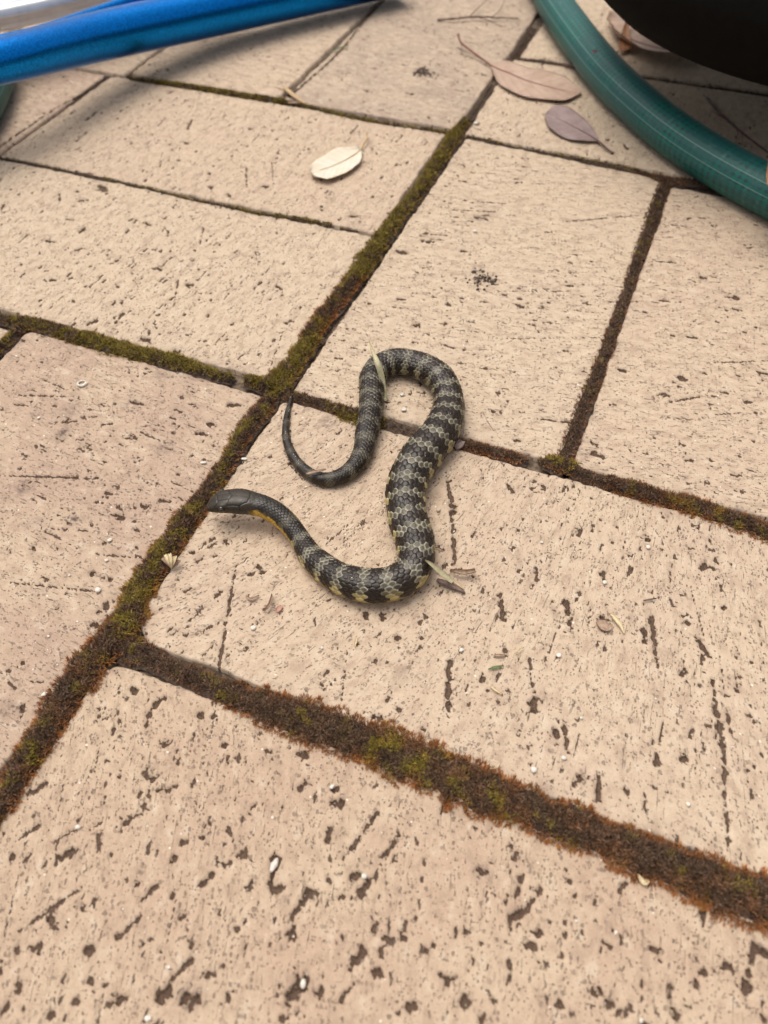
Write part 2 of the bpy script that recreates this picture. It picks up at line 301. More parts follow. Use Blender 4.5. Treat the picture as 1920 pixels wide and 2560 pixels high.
def brick(q, step, axis, lean, bend, tone, seed, npits=1100, rc=(2, 2, 2, 2), spk=1.0, dz=0.0):
    """q: four (u,v) corners in mm; axis 'u'/'v' is the direction of the cut marks"""
    q = np.array(q, float)                     # (u0v0, u1v0, u1v1, u0v1)
    Lu = np.linalg.norm(q[1]-q[0]); Lv = np.linalg.norm(q[3]-q[0])
    nu = int(Lu/step)+2; nv = int(Lv/step)+2
    s, t = np.meshgrid(np.linspace(0, 1, nu), np.linspace(0, 1, nv), indexing='ij')
    P = ((1-s)*(1-t))[..., None]*q[0]+(s*(1-t))[..., None]*q[1]+(s*t)[..., None]*q[2]+((1-s)*t)[..., None]*q[3]
    U, V = P[..., 0].copy(), P[..., 1].copy()
    a, b = s*Lu, t*Lv
    e = lambda d: np.exp(-d/3.0)
    wob = lambda x, k: (fbm(x/9, x*0+k+seed, seed, 3)-.5)*1.6
    U += wob(b, 1)*e(a)+wob(b, 2)*e(Lu-a); V += wob(a, 3)*e(b)+wob(a, 4)*e(Lv-b)
    # rounded-rectangle distance (inside positive)
    d = np.minimum(np.minimum(a, Lu-a), np.minimum(b, Lv-b))
    for k, (ca, cb) in enumerate(((0, 0), (Lu, 0), (Lu, Lv), (0, Lv))):
        r = rc[k]
        aa = np.abs(a-ca); bb = np.abs(b-cb); mk = (aa < r) & (bb < r)
        d = np.where(mk, np.minimum(d, r-np.hypot(r-aa, r-bb)), d)
    d = d+(fbm(U/2.2, V/2.2, seed+5, 2)-.5)*1.5*np.exp(-np.maximum(d, 0)/2)
    rr = 1.0
    z = -np.clip(rr-d, 0, rr)**2/(2*rr)*1.1-np.clip(-d, 0, 3)*2.2
    z += (fbm(U/25, V/25, seed+9, 2)-.5)*.5+dz
    # cut-mark frame
    cu, cv = q[:, 0].mean(), q[:, 1].mean()
    if axis == 'u': al, ac = U-cu, V-cv
    else: al, ac = V-cv, U-cu
    across = ac-lean*al-bend*al*ac; along = al+lean*ac
    # brushed micro ridges
    z += (fbm(along/14, across/1.1, seed+30, 2)-.5)*.16
    pit = np.zeros_like(U)
    distn = (fbm(U/1.1, V/1.1, seed+11, 3)-.5)
    def stamp(a0, b0, a1, b1, wd, dep):
        m = wd+1.2
        lo_u, hi_u = min(a0, a1)-m, max(a0, a1)+m; lo_v, hi_v = min(b0, b1)-m, max(b0, b1)+m
        i0 = int(np.clip((lo_u-q[0, 0])/Lu*(nu-1)-2, 0, nu-1)); i1 = int(np.clip((hi_u-q[0, 0])/Lu*(nu-1)+3, 0, nu))
        j0 = int(np.clip((lo_v-q[0, 1])/Lv*(nv-1)-2, 0, nv-1)); j1 = int(np.clip((hi_v-q[0, 1])/Lv*(nv-1)+3, 0, nv))
        if i1 <= i0 or j1 <= j0: return
        dd, tt = seg_dist(U[i0:i1, j0:j1], V[i0:i1, j0:j1], a0, b0, a1, b1)
        rad = wd*.5*(1+.35*np.sin(tt*5+a0))
        dd = dd+distn[i0:i1, j0:j1]*min(1.5+wd*.9, .5+wd*1.35)
        f = 1-sstep(rad*.45, rad*1.15+.12, dd)
        pit[i0:i1, j0:j1] = np.maximum(pit[i0:i1, j0:j1], f*min(1, .45+dep*.5))
        z[i0:i1, j0:j1] = np.minimum(z[i0:i1, j0:j1], z[i0:i1, j0:j1]*0-f*dep)
    lo = q.min(0); hi = q.max(0); k = 0
    for (a0, b0, a1, b1, wd) in GW:
        mu, mv = (a0+a1)/2, (b0+b1)/2
        if lo[0] < mu < hi[0] and lo[1] < mv < hi[1]:
            stamp(a0, b0, a1, b1, wd*.8, min(1.6, .45+wd*.4))
    R = np.random.default_rng(seed+100)
    for _ in range(npits):
        pu, pv = R.uniform(lo[0], hi[0]), R.uniform(lo[1], hi[1])
        if float(fbm(np.array(pu/16), np.array(pv/16), seed+77, 2)) < R.uniform(.28, .62): continue
        wd = .28+.9*R.random()**3.5; ln = wd*(R.random()**2*3.0)
        if R.random() < .02: ln += R.uniform(4, 14); wd *= .6
        if axis == 'u':
            sl = lean+bend*(pv-cv)
            du, dv = ln, ln*sl
        else:
            sl = lean+bend*(pu-cu)
            du, dv = ln*sl, ln
        stamp(pu, pv, pu+du, pv+dv, wd, R.uniform(.2, .9)*min(1, .5+wd*.6))
    stain = np.zeros_like(U)
    for su, sv, sr, k in ST:
        if lo[0]-5 < su < hi[0]+5 and lo[1]-5 < sv < hi[1]+5:
            stain = np.maximum(stain, k*np.exp(-((U-su)**2+(V-sv)**2)/(sr*sr*.6)))
    # grime creeping in from the joints
    stain = np.maximum(stain, .55*np.exp(-np.clip(d, 0, 99)/2.2)*sstep(.42, .7, fbm(U/8, V/8, seed+3, 3)))
    X, Y = uv2w(U, V); Z = z/1000
    Vt = np.stack([X, Y, Z], -1).reshape(-1, 3); F = gridfaces(nu, nv)[:, ::-1]
    # skirt
    idx = np.arange(nu*nv).reshape(nu, nv)
    ring = np.concatenate([idx[:, 0], idx[-1, 1:], idx[-2::-1, -1], idx[0, -2:0:-1]])
    low = Vt[ring].copy(); low[:, 2] = -.02
    o = len(Vt); Vt = np.vstack([Vt, low]); m = len(ring); ar = np.arange(m)
    SF = np.stack([ring, ring[(ar+1) % m], o+(ar+1) % m, o+ar], -1)
    F = np.vstack([F, SF[:, ::1]])
    ext = lambda A, f=0.: np.concatenate([A.ravel(), A.ravel()[ring]])
    st = np.stack([ext(along), ext(across), np.full(len(Vt), seed*37.)], -1)
    tn = np.tile(np.array(list(tone)+[1.0]), (len(Vt), 1))
    ob = mesh_from('brick', Vt, F, BRICK, pave, True, dict(
        pit=('FLOAT', ext(pit)), stain=('FLOAT', ext(stain)), st=('FLOAT_VECTOR', st), tone=('FLOAT_COLOR', tn),
        spk=('FLOAT', np.full(len(Vt), spk))))
    return ob

def Q(u0, u1, v0, v1): return [(u0, v0), (u1, v0), (u1, v1), (u0, v1)]
CREAM = (.548, .411, .294); PINK = (.49, .345, .255); YEL = (.566, .436, .312); ROSE = (.445, .312, .226)
brick([(-118.5, 4.5), (-2.8, 4.0), (-2.8, 232), (-119, 232)], .6, 'u', .10, -.0042, CREAM, 1, 2300, rc=(13, 3, 3, 3))
brick(Q(-242, -128, 5, 233), .6, 'u', -.25, .002, (.488, .344, .238), 2, 2600, rc=(3, 8, 3, 3))
brick(Q(-234, -3.2, -122.5, -4.0), .6, 'v', -.13, 0, ROSE, 3, 2100, rc=(3, 3, 3, 7))
brick([(3.5, -236), (115.5, -236), (117.4, -5.5), (6.2, -5.5)], .65, 'u', .04, .001, YEL, 4, 2400)
brick([(117.6, -236), (226, -234), (229, -7), (120.6, -6)], .75, 'u', .0, .0006, CREAM, 5, 1800)
brick([(3.0, 5), (226, 5), (219, 117), (4.0, 117)], .65, 'v', .20, 0, YEL, 6, 2200)
brick([(4.5, 121.5), (213, 122.5), (214, 232), (5, 232)], .75, 'v', .2, 0, CREAM, 7, 1900)
brick([(229, 3.5), (334, 1.5), (334, 232), (224.5, 232)], .8, 'u', .0, 0, YEL, 8, 2100)
brick(Q(233.5, 462, -114.5, -3.5), .85, 'v', -.1, 0, (.44, .335, .25), 9, 2600)
brick(Q(233.5, 462, -224, -118.5), .9, 'v', -.1, 0, CREAM, 10, 2100)
brick(Q(4, 226, -352, -238.3), .95, 'v', -.15, 0, PINK, 11, 1600)
brick(Q(230, 462, -340, -227), 1.2, 'v', -.15, 0, CREAM, 12, 1200)
brick(Q(338, 452, 4.5, 232), 1.0, 'u', 0, 0, YEL, 13, 1600)
brick(Q(-234, -6, -243, -128.5), 1.2, 'v', 0, 0, CREAM, 14, 900)
brick(Q(-119, -3, 238, 466), 2.5, 'u', 0, 0, CREAM, 15, 150)
brick(Q(5, 214, 238, 350), 1.6, 'v', 0, 0, YEL, 16, 300)
brick(Q(458, 572, 4.5, 232), 1.6, 'u', 0, 0, CREAM, 17, 500)
brick(Q(468, 580, -223, -4.5), 1.6, 'u', 0, 0, PINK, 18, 500)
brick(Q(468, 580, -456, -229), 1.8, 'u', 0, 0, CREAM, 19, 300)
brick(Q(231, 462, -456, -346), 1.8, 'v', 0, 0, YEL, 20, 300)
k = 21
for (u0, u1, v0, v1) in [(4, 224.5, -466, -358), (220, 333, 238, 466), (339, 452, 238, 466), (458, 572, 238, 466), (5, 214, 356, 466),
                         (-242, -125, 238, 466), (-360, -248, 5, 233), (-360, -248, 238, 466), (-360, -248, -228, -4),
                         (-360, -130, -350, -249), (-124, -3, -466, -249), (-360, -130, -466, -356), (578, 690, 4, 232), (586, 698, -223, -4),
                         (578, 690, 238, 466), (586, 698, -456, -229)]:
    brick(Q(u0, u1, v0, v1), 3.5, 'u', 0, 0, [CREAM, PINK, YEL][k % 3], k, 60); k += 1

# ------------------------------------------------------------------ moss and soil in the joints
# joint runs: list of (x, y, width) in photo units; kinds give green and rust shares
JOINTS = [
 # (name, points, green, rust, thickness mm, density)
 ([(1150,60,20),(1110,125,18),(1078,165,6)], .05, .1, .3, .7),
 ([(1062,180,5),(1035,225,7),(1012,256,10)], .3, .1, .3, .7),
 ([(1006,262,16),(985,288,30),(945,350,30),(900,420,30),(850,480,36),(800,550,46),(765,605,46)], .75, .15, 1.9, 1),
 ([(770,595,40),(725,655,44),(695,690,46),(665,735,42)], .3, .8, 1.8, 1),
 ([(675,722,42),(640,780,46),(600,825,48),(580,840,34)], .8, .25, 1.9, 1),
 ([(590,855,20),(570,880,42),(530,930,44),(490,1000,36),(450,1060,44),(400,1130,56)], .35, .45, 1.6, 1),
 ([(410,1115,56),(350,1200,58),(300,1280,72),(270,1350,78),(245,1385,70)], .48, .5, 2.0, 1),
 ([(265,1360,70),(220,1410,82),(160,1480,84),(110,1560,80),(60,1640,66),(10,1730,55),(-40,1800,50)], .2, .7, 2.1, 1),
 ([(240,1385,60),(300,1410,46),(370,1440,36),(440,1475,46),(520,1508,52)], .05, .25, 1.1, 1),
 ([(500,1500,50),(600,1540,84),(700,1575,90),(800,1608,92)], .02, .6, 1.4, 1),
 ([(780,1600,90),(840,1625,105),(900,1650,112),(1000,1690,104)], .36, .75, 1.9, 1),
 ([(980,1682,104),(1100,1735,88),(1200,1775,88),(1300,1810,92),(1400,1855,98),(1500,1895,104),(1600,1935,108),(1760,2000,110)], .08, .85, 1.9, 1),
 ([(-20,690,12),(0,690,12),(60,697,30),(120,712,34),(180,735,40)], .6, .2, 1.4, 1),
 ([(170,728,38),(250,752,44),(320,768,38),(400,787,34),(460,808,20),(503,820,10)], .8, .1, 1.6, 1),
 ([(530,822,22),(565,828,34),(600,835,44),(620,846,30)], .7, .2, 1.7, 1),
 ([(-30,775,24),(0,750,26),(50,706,26)], .6, .2, 1.4, 1),
 ([(615,850,26),(680,867,22),(740,888,30)], .3, .3, .9, 1),
 ([(725,884,30),(780,903,40),(800,910,34),(830,915,22)], .5, .1, 1.5, 1),
 ([(820,910,18),(860,922,18),(905,938,20),(960,950,20)], .0, .2, .2, .35),
 ([(970,955,20),(1010,963,24),(1060,975,28),(1110,988,22),(1140,997,8)], .05, .9, 1.1, 1),
 ([(1165,1000,14),(1185,998,30),(1215,1003,44),(1240,1015,30)], .6, .5, 1.2, 1),
 ([(1225,1010,28),(1260,1025,28),(1330,1048,38)], .05, .25, .9, .9),
 ([(1310,1042,36),(1400,1068,42),(1480,1090,44),(1560,1115,48),(1659,1148,50),(1760,1182,50)], .12, .75, 1.5, 1),
 ([(1437,395,24),(1420,440,30),(1400,500,28),(1375,560,24)], .05, .2, .9, .9),
 ([(1378,555,24),(1350,640,20),(1325,710,26),(1300,780,28),(1275,840,30),(1250,900,28),(1230,960,30),(1212,1000,36)], .05, .35, 1.0, .9),
 ([(150,152,3),(240,165,3),(285,171,7)], 0, 0, .1, .2),
 ([(280,171,6),(340,180,15),(420,190,17),(500,203,19),(580,216,19),(615,221,16)], .8, .1, 1.2, 1),
 ([(600,220,12),(640,225,12),(720,245,12),(800,262,11),(880,275,9),(965,288,12)], .75, .1, .8, 1),
 ([(1008,294,8),(1060,303,8),(1100,315,3),(1180,330,5),(1260,345,9),(1340,360,12),(1380,370,13)], .75, .2, .6, 1),
 ([(1370,370,12),(1432,388,26),(1500,394,18),(1560,405,18),(1660,418,14)], .1, .7, .8, 1),
 ([(-20,337,6),(60,350,6),(130,365,6),(230,385,7),(300,402,4)], .6, .0, .3, .8),
 ([(300,402,3),(400,429,6),(480,445,7),(560,462,9),(640,473,10),(716,487,10)], .75, .1, .8, 1),
 ([(735,492,4),(772,500,7)], .7, .1, .4, 1),
 ([(-20,335,12),(0,318,12),(60,275,10),(120,235,7),(180,200,3),(228,166,3)], .3, .1, .3, .7),
 ([(622,210,18),(660,180,11),(700,145,9),(740,105,9),(780,55,11),(830,0,10)], .15, .2, .3, .8),
 ([(1120,127,8),(1180,132,14),(1250,147,14),(1330,158,12)], .0, .4, .2, .6),
 ([(1380,168,9),(1440,176,9),(1530,188,7),(1700,210,7)], .3, .3, .3, .8),
 ([(1560,60,5),(1660,72,5)], 0, 0, .1, .2),
]
MB_V = []; MB_F = []; mo = 0
TB = []   # tufts: u, v, z, edge side, green, rust
for ji, (pts, gr, ru, th, dens) in enumerate(JOINTS):
    W = []
    for x, y, wd in pts:
        p = atD(x, y); u, v = w2uv(p)
        W.append([u, v, wd*DS*depth(p)/FPX*1000])
    W = np.array(W)
    L = np.sum(np.linalg.norm(np.diff(W[:, :2], axis=0), axis=1)); n = max(6, int(L/.8))
    S = smooth_path(W, n)
    T = np.gradient(S[:, :2], axis=0); T /= np.linalg.norm(T, axis=1)[:, None]
    Nn = np.stack([T[:, 1], -T[:, 0]], -1)
    vdir = np.abs(Nn[:, 0])                      # joints seen across: foreshortened width
    wd = S[:, 2]*(1+.10*vdir)*.5*.88
    ln = np.linspace(0, L, n)
    wl = wd*(.66+.72*fbm(ln/4.2, ln*0, ji*3, 3)); wr = wd*(.66+.72*fbm(ln/4.2, ln*0+9, ji*3+1, 3))
    m = 13; t = np.linspace(-1, 1, m)[None, :]
    off = np.where(t < 0, t*(wl[:, None]+1.6), t*(wr[:, None]+1.6))
    te = np.where(t < 0, off/wl[:, None], off/wr[:, None])
    U = S[:, None, 0]+Nn[:, None, 0]*off; V = S[:, None, 1]+Nn[:, None, 1]*off
    prof = np.clip(1-np.abs(te)**2.6, 0, 1)
    z = -1.0+prof*(.75+th*(.6+.7*fbm(U/5, V/5, 50+ji, 2)))+(fbm(U/1.2, V/1.2, 60+ji, 3)-.5)*.9*prof
    X, Y = uv2w(U, V)
    MB_V.append(np.stack([X, Y, z/1000], -1).reshape(-1, 3)); MB_F.append(gridfaces(n, m)+mo); mo += n*m
    # tufts
    area = float(np.sum(wl+wr)*L/n)
    nt_ = int(area*dens*(3.0 if th > .7 else 2.2))
    k = rng.uniform(0, n-1.001, nt_); i = k.astype(int); f = k-i
    # clumpy spread along the run, wider where the run is wide
    keep = rng.random(nt_) < (wl+wr)[i]/np.max(wl+wr); i = i[keep]; f = f[keep]
    tt = rng.uniform(-1.06, 1.06, len(i))
    side = np.where(tt < 0, wl[i], wr[i])*tt
    bu = S[i, 0]+T[i, 0]*f*.8+Nn[i, 0]*side; bv = S[i, 1]+T[i, 1]*f*.8+Nn[i, 1]*side
    pz = -1.1+(1-np.clip(np.abs(tt), 0, 1)**2.6)*(1.0+th*(.6+.7*fbm(bu/5, bv/5, 50+ji, 2)))
    pz = np.maximum(pz, -.3 if th > .4 else -1)
    nz = fbm(bu/3.5, bv/3.5, 90+ji, 3)
    # outward unit direction
    ou = Nn[i, 0]*np.sign(tt); ov = Nn[i, 1]*np.sign(tt)
    TB.append(np.stack([bu, bv, pz, np.abs(tt), ou, ov, np.full(len(i), gr), np.full(len(i), ru), nz, np.full(len(i), th)], -1))
sm = simple_mat('moss_soil', (.035, .022, .015), (.10, .062, .040), 900, .95, bump=.0005)
so_ = mesh_from('joint_soil', np.vstack(MB_V), np.vstack(MB_F), sm); so_['kind'] = 'stuff'
tag(so_, 'dark brown soil packed in the joints under the moss', 'soil')
TBa = np.vstack(TB)
NB = 7
T_ = np.repeat(TBa, NB, axis=0); nb = len(T_)
ang = rng.uniform(0, 2*math.pi, nb); tilt = rng.uniform(.15, 1.15, nb)
edge = np.clip((T_[:, 3]-.62)/.4, 0, 1)
dx = np.cos(ang)*np.sin(tilt)+T_[:, 4]*edge*.9; dy = np.sin(ang)*np.sin(tilt)+T_[:, 5]*edge*.9; dz = np.cos(tilt)
nn = np.sqrt(dx*dx+dy*dy+dz*dz); dx /= nn; dy /= nn; dz /= nn
ln = (rng.uniform(.7, 2.0, nb))*(.5+.45*np.clip(T_[:, 9], .1, 1.8))
wdt = rng.uniform(.085, .155, nb)*(.8+.2*T_[:, 9])
px, py = -np.sin(ang), np.cos(ang)
b0 = np.stack([T_[:, 0], T_[:, 1], T_[:, 2]], -1)+np.stack([rng.normal(0, .12, nb), rng.normal(0, .12, nb), np.zeros(nb)], -1)
tip = b0+np.stack([dx, dy, dz-.12], -1)*ln[:, None]; mid = b0+np.stack([dx*.45, dy*.45, dz*.62], -1)*ln[:, None]
sd_ = np.stack([px, py, 0*px], -1)*wdt[:, None]
q = np.stack([b0, mid-sd_, tip, mid+sd_], 1)      # diamond
X, Y = uv2w(q[..., 0], q[..., 1])
V = np.stack([X, Y, q[..., 2]/1000], -1).reshape(-1, 3)
F = np.arange(nb*4).reshape(-1, 4)
GREEN = np.array([.13, .095, .018]); GREEN2 = np.array([.30, .22, .035]); RUST = np.array([.38, .14, .036]); BROWN = np.array([.062, .036, .020]); GREY = np.array([.22, .13, .08])
r1 = rng.random(nb); tuft_r = np.repeat(rng.random(len(TBa)), NB)
pg = sstep(.40, .60, T_[:, 8]+(T_[:, 6]-.5)*.55+(tuft_r-.5)*.18)
pr = np.clip(T_[:, 7]*(.08+1.5*edge)+ (T_[:, 7] > .6)*.9*(fbm(T_[:, 0]/4, T_[:, 1]/4, 400, 3)-.5), 0, 1)*(.5+.5*r1)
c = BROWN+(GREY-BROWN)*(r1[:, None]**2)
c = c*(1-pg[:, None])+(GREEN+(GREEN2-GREEN)*tuft_r[:, None])*pg[:, None]
c = c*(1-pr[:, None])+RUST*pr[:, None]
c *= ((.7+.6*rng.random(nb))*(.55+.9*fbm(T_[:, 0]/1.6, T_[:, 1]/1.6, 300, 2)))[:, None]
cc = np.repeat(np.concatenate([c, np.ones((nb, 1))], 1), 4, axis=0)
mm, mnt, mb = newmat('moss_leaf'); mnt.links.new(attr_(mnt, 'col', 'Color'), mb.inputs['Base Color']); mb.inputs['Roughness'].default_value = .75
mb.inputs['Specular IOR Level'].default_value = .3
moss = mesh_from('moss', V, F, mm, None, False, dict(col=('FLOAT_COLOR', cc))); moss['kind'] = 'stuff'
tag(moss, 'green, brown and rust coloured moss growing along the brick joints', 'moss')
print('moss blades', nb)

# ------------------------------------------------------------------ the snake
def ZS(x, y): return 480+x/2.304, 840+y/2.304
CL = [ # x, y, apparent width (zoomed photo units), lift of the belly above the brick in mm
 (95,984,56,6.2),(104,980,92,6.1),(122,971,114,6.0),(155,960,132,5.8),(210,951,152,5.8),(280,950,158,5.8),(345,962,144,5.6),(400,980,130,5.2),(450,1002,124,4.6),(510,1040,122,3.6),(565,1092,118,2.5),
 (622,1168,114,1.2),(684,1268,138,.4),(764,1338,160,.1),(852,1396,176,0),(950,1430,190,0),(1060,1443,196,0),(1168,1424,198,0),(1250,1372,200,0),(1292,1290,208,0),
 (1290,1200,214,0),(1262,1110,220,0),(1238,1020,220,0),(1229,930,218,0),(1244,840,222,0),(1284,750,226,0),(1348,660,222,0),(1420,572,208,0),(1465,480,190,0),(1480,390,168,0),(1465,310,164,0),(1424,243,164,0),(1350,190,160,0),
 (1260,160,154,0),(1170,152,150,0),(1092,178,148,0),(1042,235,142,0),(1036,310,138,0),(1034,400,136,0),(1020,490,134,0),(1004,575,128,0),(990,650,116,0),(960,722,106,0),(900,787,94,0),(820,824,85,0),(740,824,74,0),(668,788,68,0),
 (608,732,60,0),(566,664,52,0),(543,590,45,0),(541,510,39,0),(553,430,31,0),(567,370,22,0),(575,325,13,0),(574,294,4,0)]
pw = []
for x, y, wd, lift in CL:
    sx, sy = ZS(x, y); r = .004
    for _ in range(6):
        p = at(sx, sy, r*.86+lift/1000); r = wd/2.304/2*depth(p)/FPX
    pw.append([p[0], p[1], p[2], r*1000])
pw = np.array(pw)
NR = 2000
S = smooth_path(pw, 400)
for _ in range(5): S[1:-1] = .25*S[:-2]+.5*S[1:-1]+.25*S[2:]
seg = np.linalg.norm(np.diff(S[:, :3], axis=0), axis=1)*1000; arc = np.concatenate([[0], np.cumsum(seg)]); LEN = arc[-1]
rad = np.interp
# pitch integral
pitch = np.maximum(.39*S[:, 3], .62); ph = np.concatenate([[0], np.cumsum(seg/(.5*(pitch[1:]+pitch[:-1])))])
NP = ph[-1]; PER = 8
NR = int(NP*PER)
pp = np.linspace(0, NP, NR)
sa = np.interp(pp, ph, arc)
C = np.stack([np.interp(sa, arc, S[:, k]) for k in range(4)], -1)
T = np.gradient(C[:, :3], axis=0); T /= np.linalg.norm(T, axis=1)[:, None]
SD = np.cross(T, [0, 0, 1.]); SD /= np.linalg.norm(SD, axis=1)[:, None]; UP = np.cross(SD, T)
print('snake length', LEN, 'rings', NR, 'max r', C[:, 3].max())
ROWS = 17; K = ROWS*7+25
# theta: 0 = back, +-pi = belly
thd = np.linspace(-2.15, 2.15, ROWS*7+1); thb = np.linspace(2.15, 2*math.pi-2.15, 26)[1:-1]
TH = np.concatenate([thd, thb]); K = len(TH)
sA, th = np.meshgrid(sa, TH, indexing='ij'); pP = np.repeat(pp[:, None], K, 1)
r = np.repeat(C[:, 3][:, None], K, 1)
HEADL = 19.5
hs = np.clip(sA/HEADL, 0, 1)
head = 1-sstep(.86, 1.08, sA/HEADL)       # 1 on the head
# cross-section
cx_, cz = np.sin(th), np.cos(th)
flat_b = np.where(cz < 0, .80, .96)        # flattened belly
hz_head = np.interp(sA/HEADL, [0, .06, .2, .45, .8, 1], [.55, .62, .70, .72, .80, .86])
ez = flat_b*(1-head)+hz_head*head*np.where(cz < 0, .85, 1.0)
pw_ = 1+0*th
sgn = np.sign(cx_)
ax = sgn*np.abs(cx_)**(.92-.22*head); az = np.sign(cz)*np.abs(cz)**(.92-.12*head)
# head: canthal ridge: top flatter and narrower toward the snout
top = np.clip(cz, 0, 1)
ax = ax*(1-head*.16*top)
az = az*(1-head*.10*top)
# ---- scales
row = (th+2.15)/(4.3)*ROWS
dors = np.abs(th) <= 2.1501
wh = 1.55
def lattice(row, pP):
    best = np.full(row.shape, 9.); sec = np.full(row.shape, 9.); bi = np.zeros(row.shape); bj = np.zeros(row.shape)
    for di in (-1, 0, 1):
        i = np.clip(np.floor(row)+di, 0, ROWS-1)
        for dj in (-1, 0, 1):
            j = np.floor(pP-.5*(i % 2))+dj
            cr = i+.5; cp = j+.5+.5*(i % 2)
            dd = np.sqrt(((row-cr)*1.0)**2+((pP-cp)*1.42)**2)
            dd = dd+((i != np.floor(row)+di))*5
            new = dd < best
            sec = np.where(new, best, np.minimum(sec, dd))
            bi = np.where(new, cr, bi); bj = np.where(new, cp, bj); best = np.where(new, dd, best)
    return best, sec, bi, bj
F1, F2, ci, cj = lattice(row, pP)
gro = sstep(.02, .26, F2-F1)              # 0 in the groove
tl = np.clip((pP-cj)+.5, 0, 1)             # 0 front .. 1 back of a scale
relief = gro*(.45+.55*tl)*.075*r
# ventral plates
vt = (pP*1.0) % 1.0
relief_v = (.6*vt)*sstep(0, .12, vt)*.035*r
sh = np.clip((np.abs(th)-2.05)/.1, 0, 1); relief = relief*(1-sh)+relief_v*sh
neck = sstep(.9, 1.3, sA/HEADL)
relief = relief*neck
relief *= np.interp(sA/LEN, [0, .6, .85, 1], [1, .95, .9, .7])
# head plates: grooves drawn as curves in (s, lateral) space
lat = ax*r; smm = sA
def groove(x0, y0, x1, y1, w=.16):
    dd, _ = seg_dist(smm, lat, x0, y0, x1, y1); return np.exp(-(dd/w)**2)
g = np.zeros_like(r)
HP = [(1.6,-1.2,1.6,1.2),(1.6,0,4.6,0),(4.6,-2.0,4.6,2.0),(4.6,-2.0,3.0,-3.0),(4.6,2.0,3.0,3.0),(4.6,-1.3,8.6,-1.5),(4.6,1.3,8.6,1.5),
      (8.6,-1.5,9.6,0),(8.6,1.5,9.6,0),(9.6,0,15.2,0),(8.6,-1.5,8.2,-3.7),(8.6,1.5,8.2,3.7),(8.4,-3.7,12.5,-3.9),(8.4,3.7,12.5,3.9),(12.5,-3.9,15.0,-2.3),(12.5,3.9,15.0,2.3),(15,-2.3,15.4,0),(15,2.3,15.4,0),
      (12.5,-3.9,13.5,-5.4),(12.5,3.9,13.5,5.4)]
for q_ in HP: g = np.maximum(g, groove(*q_))
topm = sstep(-.05, .25, cz)
sideplates = np.exp(-(((smm % 2.3)-1.15)/.12)**2)*sstep(.15, -.05, cz)*sstep(-.62, -.5, cz)*(smm > 2)*(smm < 15)
mouth = np.exp(-((cz+.50+.10*np.sin(smm/13*3.1))/.050)**2)*(smm < 13.5)*(smm > .5)
hg = np.maximum(g*topm, .6*sideplates)*head
relief = relief-.20*hg-.20*mouth*head
scal_head = sstep(.72, .95, sA/HEADL)*(1-neck)
relief += gro*.2*scal_head*.5
# brow ridge and cheek
eyeS = 5.6
brow = np.exp(-((smm-eyeS)/1.7)**2)*np.exp(-((np.abs(th)-.95)/.28)**2)*.45
sock = np.exp(-((smm-eyeS)/.85)**2)*np.exp(-((np.abs(th)-1.42)/.26)**2)*.45
jowl = np.exp(-((smm-12.5)/3)**2)*np.exp(-((np.abs(th)-1.65)/.5)**2)*.35
nost = np.exp(-((smm-1.25)/.28)**2)*np.exp(-((np.abs(th)-1.25)/.16)**2)*.5
relief = relief+head*(brow-sock+jowl-nost)
irr = (fbm(sA/6, th*2, 5, 2)-.5)*.10*r*(1-head)
rx = (r+relief+irr)
Vp = C[:, None, :3]*1000+SD[:, None]*(ax*rx)[..., None]+UP[:, None]*(az*rx*ez)[..., None]
Vp = Vp/1000
zmin = Vp[..., 2]
Vp[..., 2] = np.maximum(Vp[..., 2], .00005)     # belly rests on the brick
snV = Vp.reshape(-1, 3); snF = gridfaces(NR, K, True)
o0 = len(snV); snV = np.vstack([snV, Vp[0].mean(0)-T[0]*.0006, Vp[-1].mean(0)+T[-1]*.0006])
# colour
jj = np.interp(cj, pp, sa)                      # arc position of the scale centre
js = jj+.9*np.sin(ci*2.1+jj)*.25
BP = 7.75
lateral = np.abs((ci-ROWS/2)/(ROWS/2))          # 0 back .. 1 flank
phase = (jj-1.0*lateral**2)/BP+.07*np.sin(jj/9.)+.10*(fbm(ci/4, jj/6, 61, 2)-.5)
bandv = .5+.5*np.cos(2*math.pi*phase)
band = sstep(.62, .80, bandv+(_hash(np.floor(ci*2), np.floor(cj*2), 4)-.5)*.34)
fall = np.interp(jj/LEN, [0, .05, .085, .14, .50, .64, .75, 1], [0, 0, .55, 1, 1, .75, .5, .12])
fade_back = np.interp(jj/LEN, [0, .5, .62, .75, 1], [1, 1, .55, .4, .2])
def col(*v): return np.array(v)
dark = col(.021, .0125, .0070); lightc = col(.072, .060, .040); rim = col(.66, .60, .43); flank = col(.48, .36, .11); gray = col(.055, .050, .040)
L_ = (band*fall)
sc_ = np.clip((lateral-.44)/.22, 0, 1)*np.interp(jj/LEN, [0, .1, .33, .45, .7, 1], [1, 1, .95, .35, .2, .1])
Lc = lightc*(1-sc_[..., None])+flank*sc_[..., None]
cs = dark*(1-L_[..., None])+Lc*L_[..., None]
# pale rim of the light scales
rimm = sstep(.42, .16, F2-F1)*sstep(.03, .10, F2-F1)*L_*(.5+.5*tl)
cs = cs*(1-rimm[..., None]*.62)+rim*rimm[..., None]*.62
skin = sstep(.10, .0, F2-F1)
cs = cs*(1-.8*skin[..., None])+col(.012, .010, .008)*.8*skin[..., None]
cs *= (.8+.45*_hash(np.floor(ci*2), np.floor(cj*2), 9))[..., None]
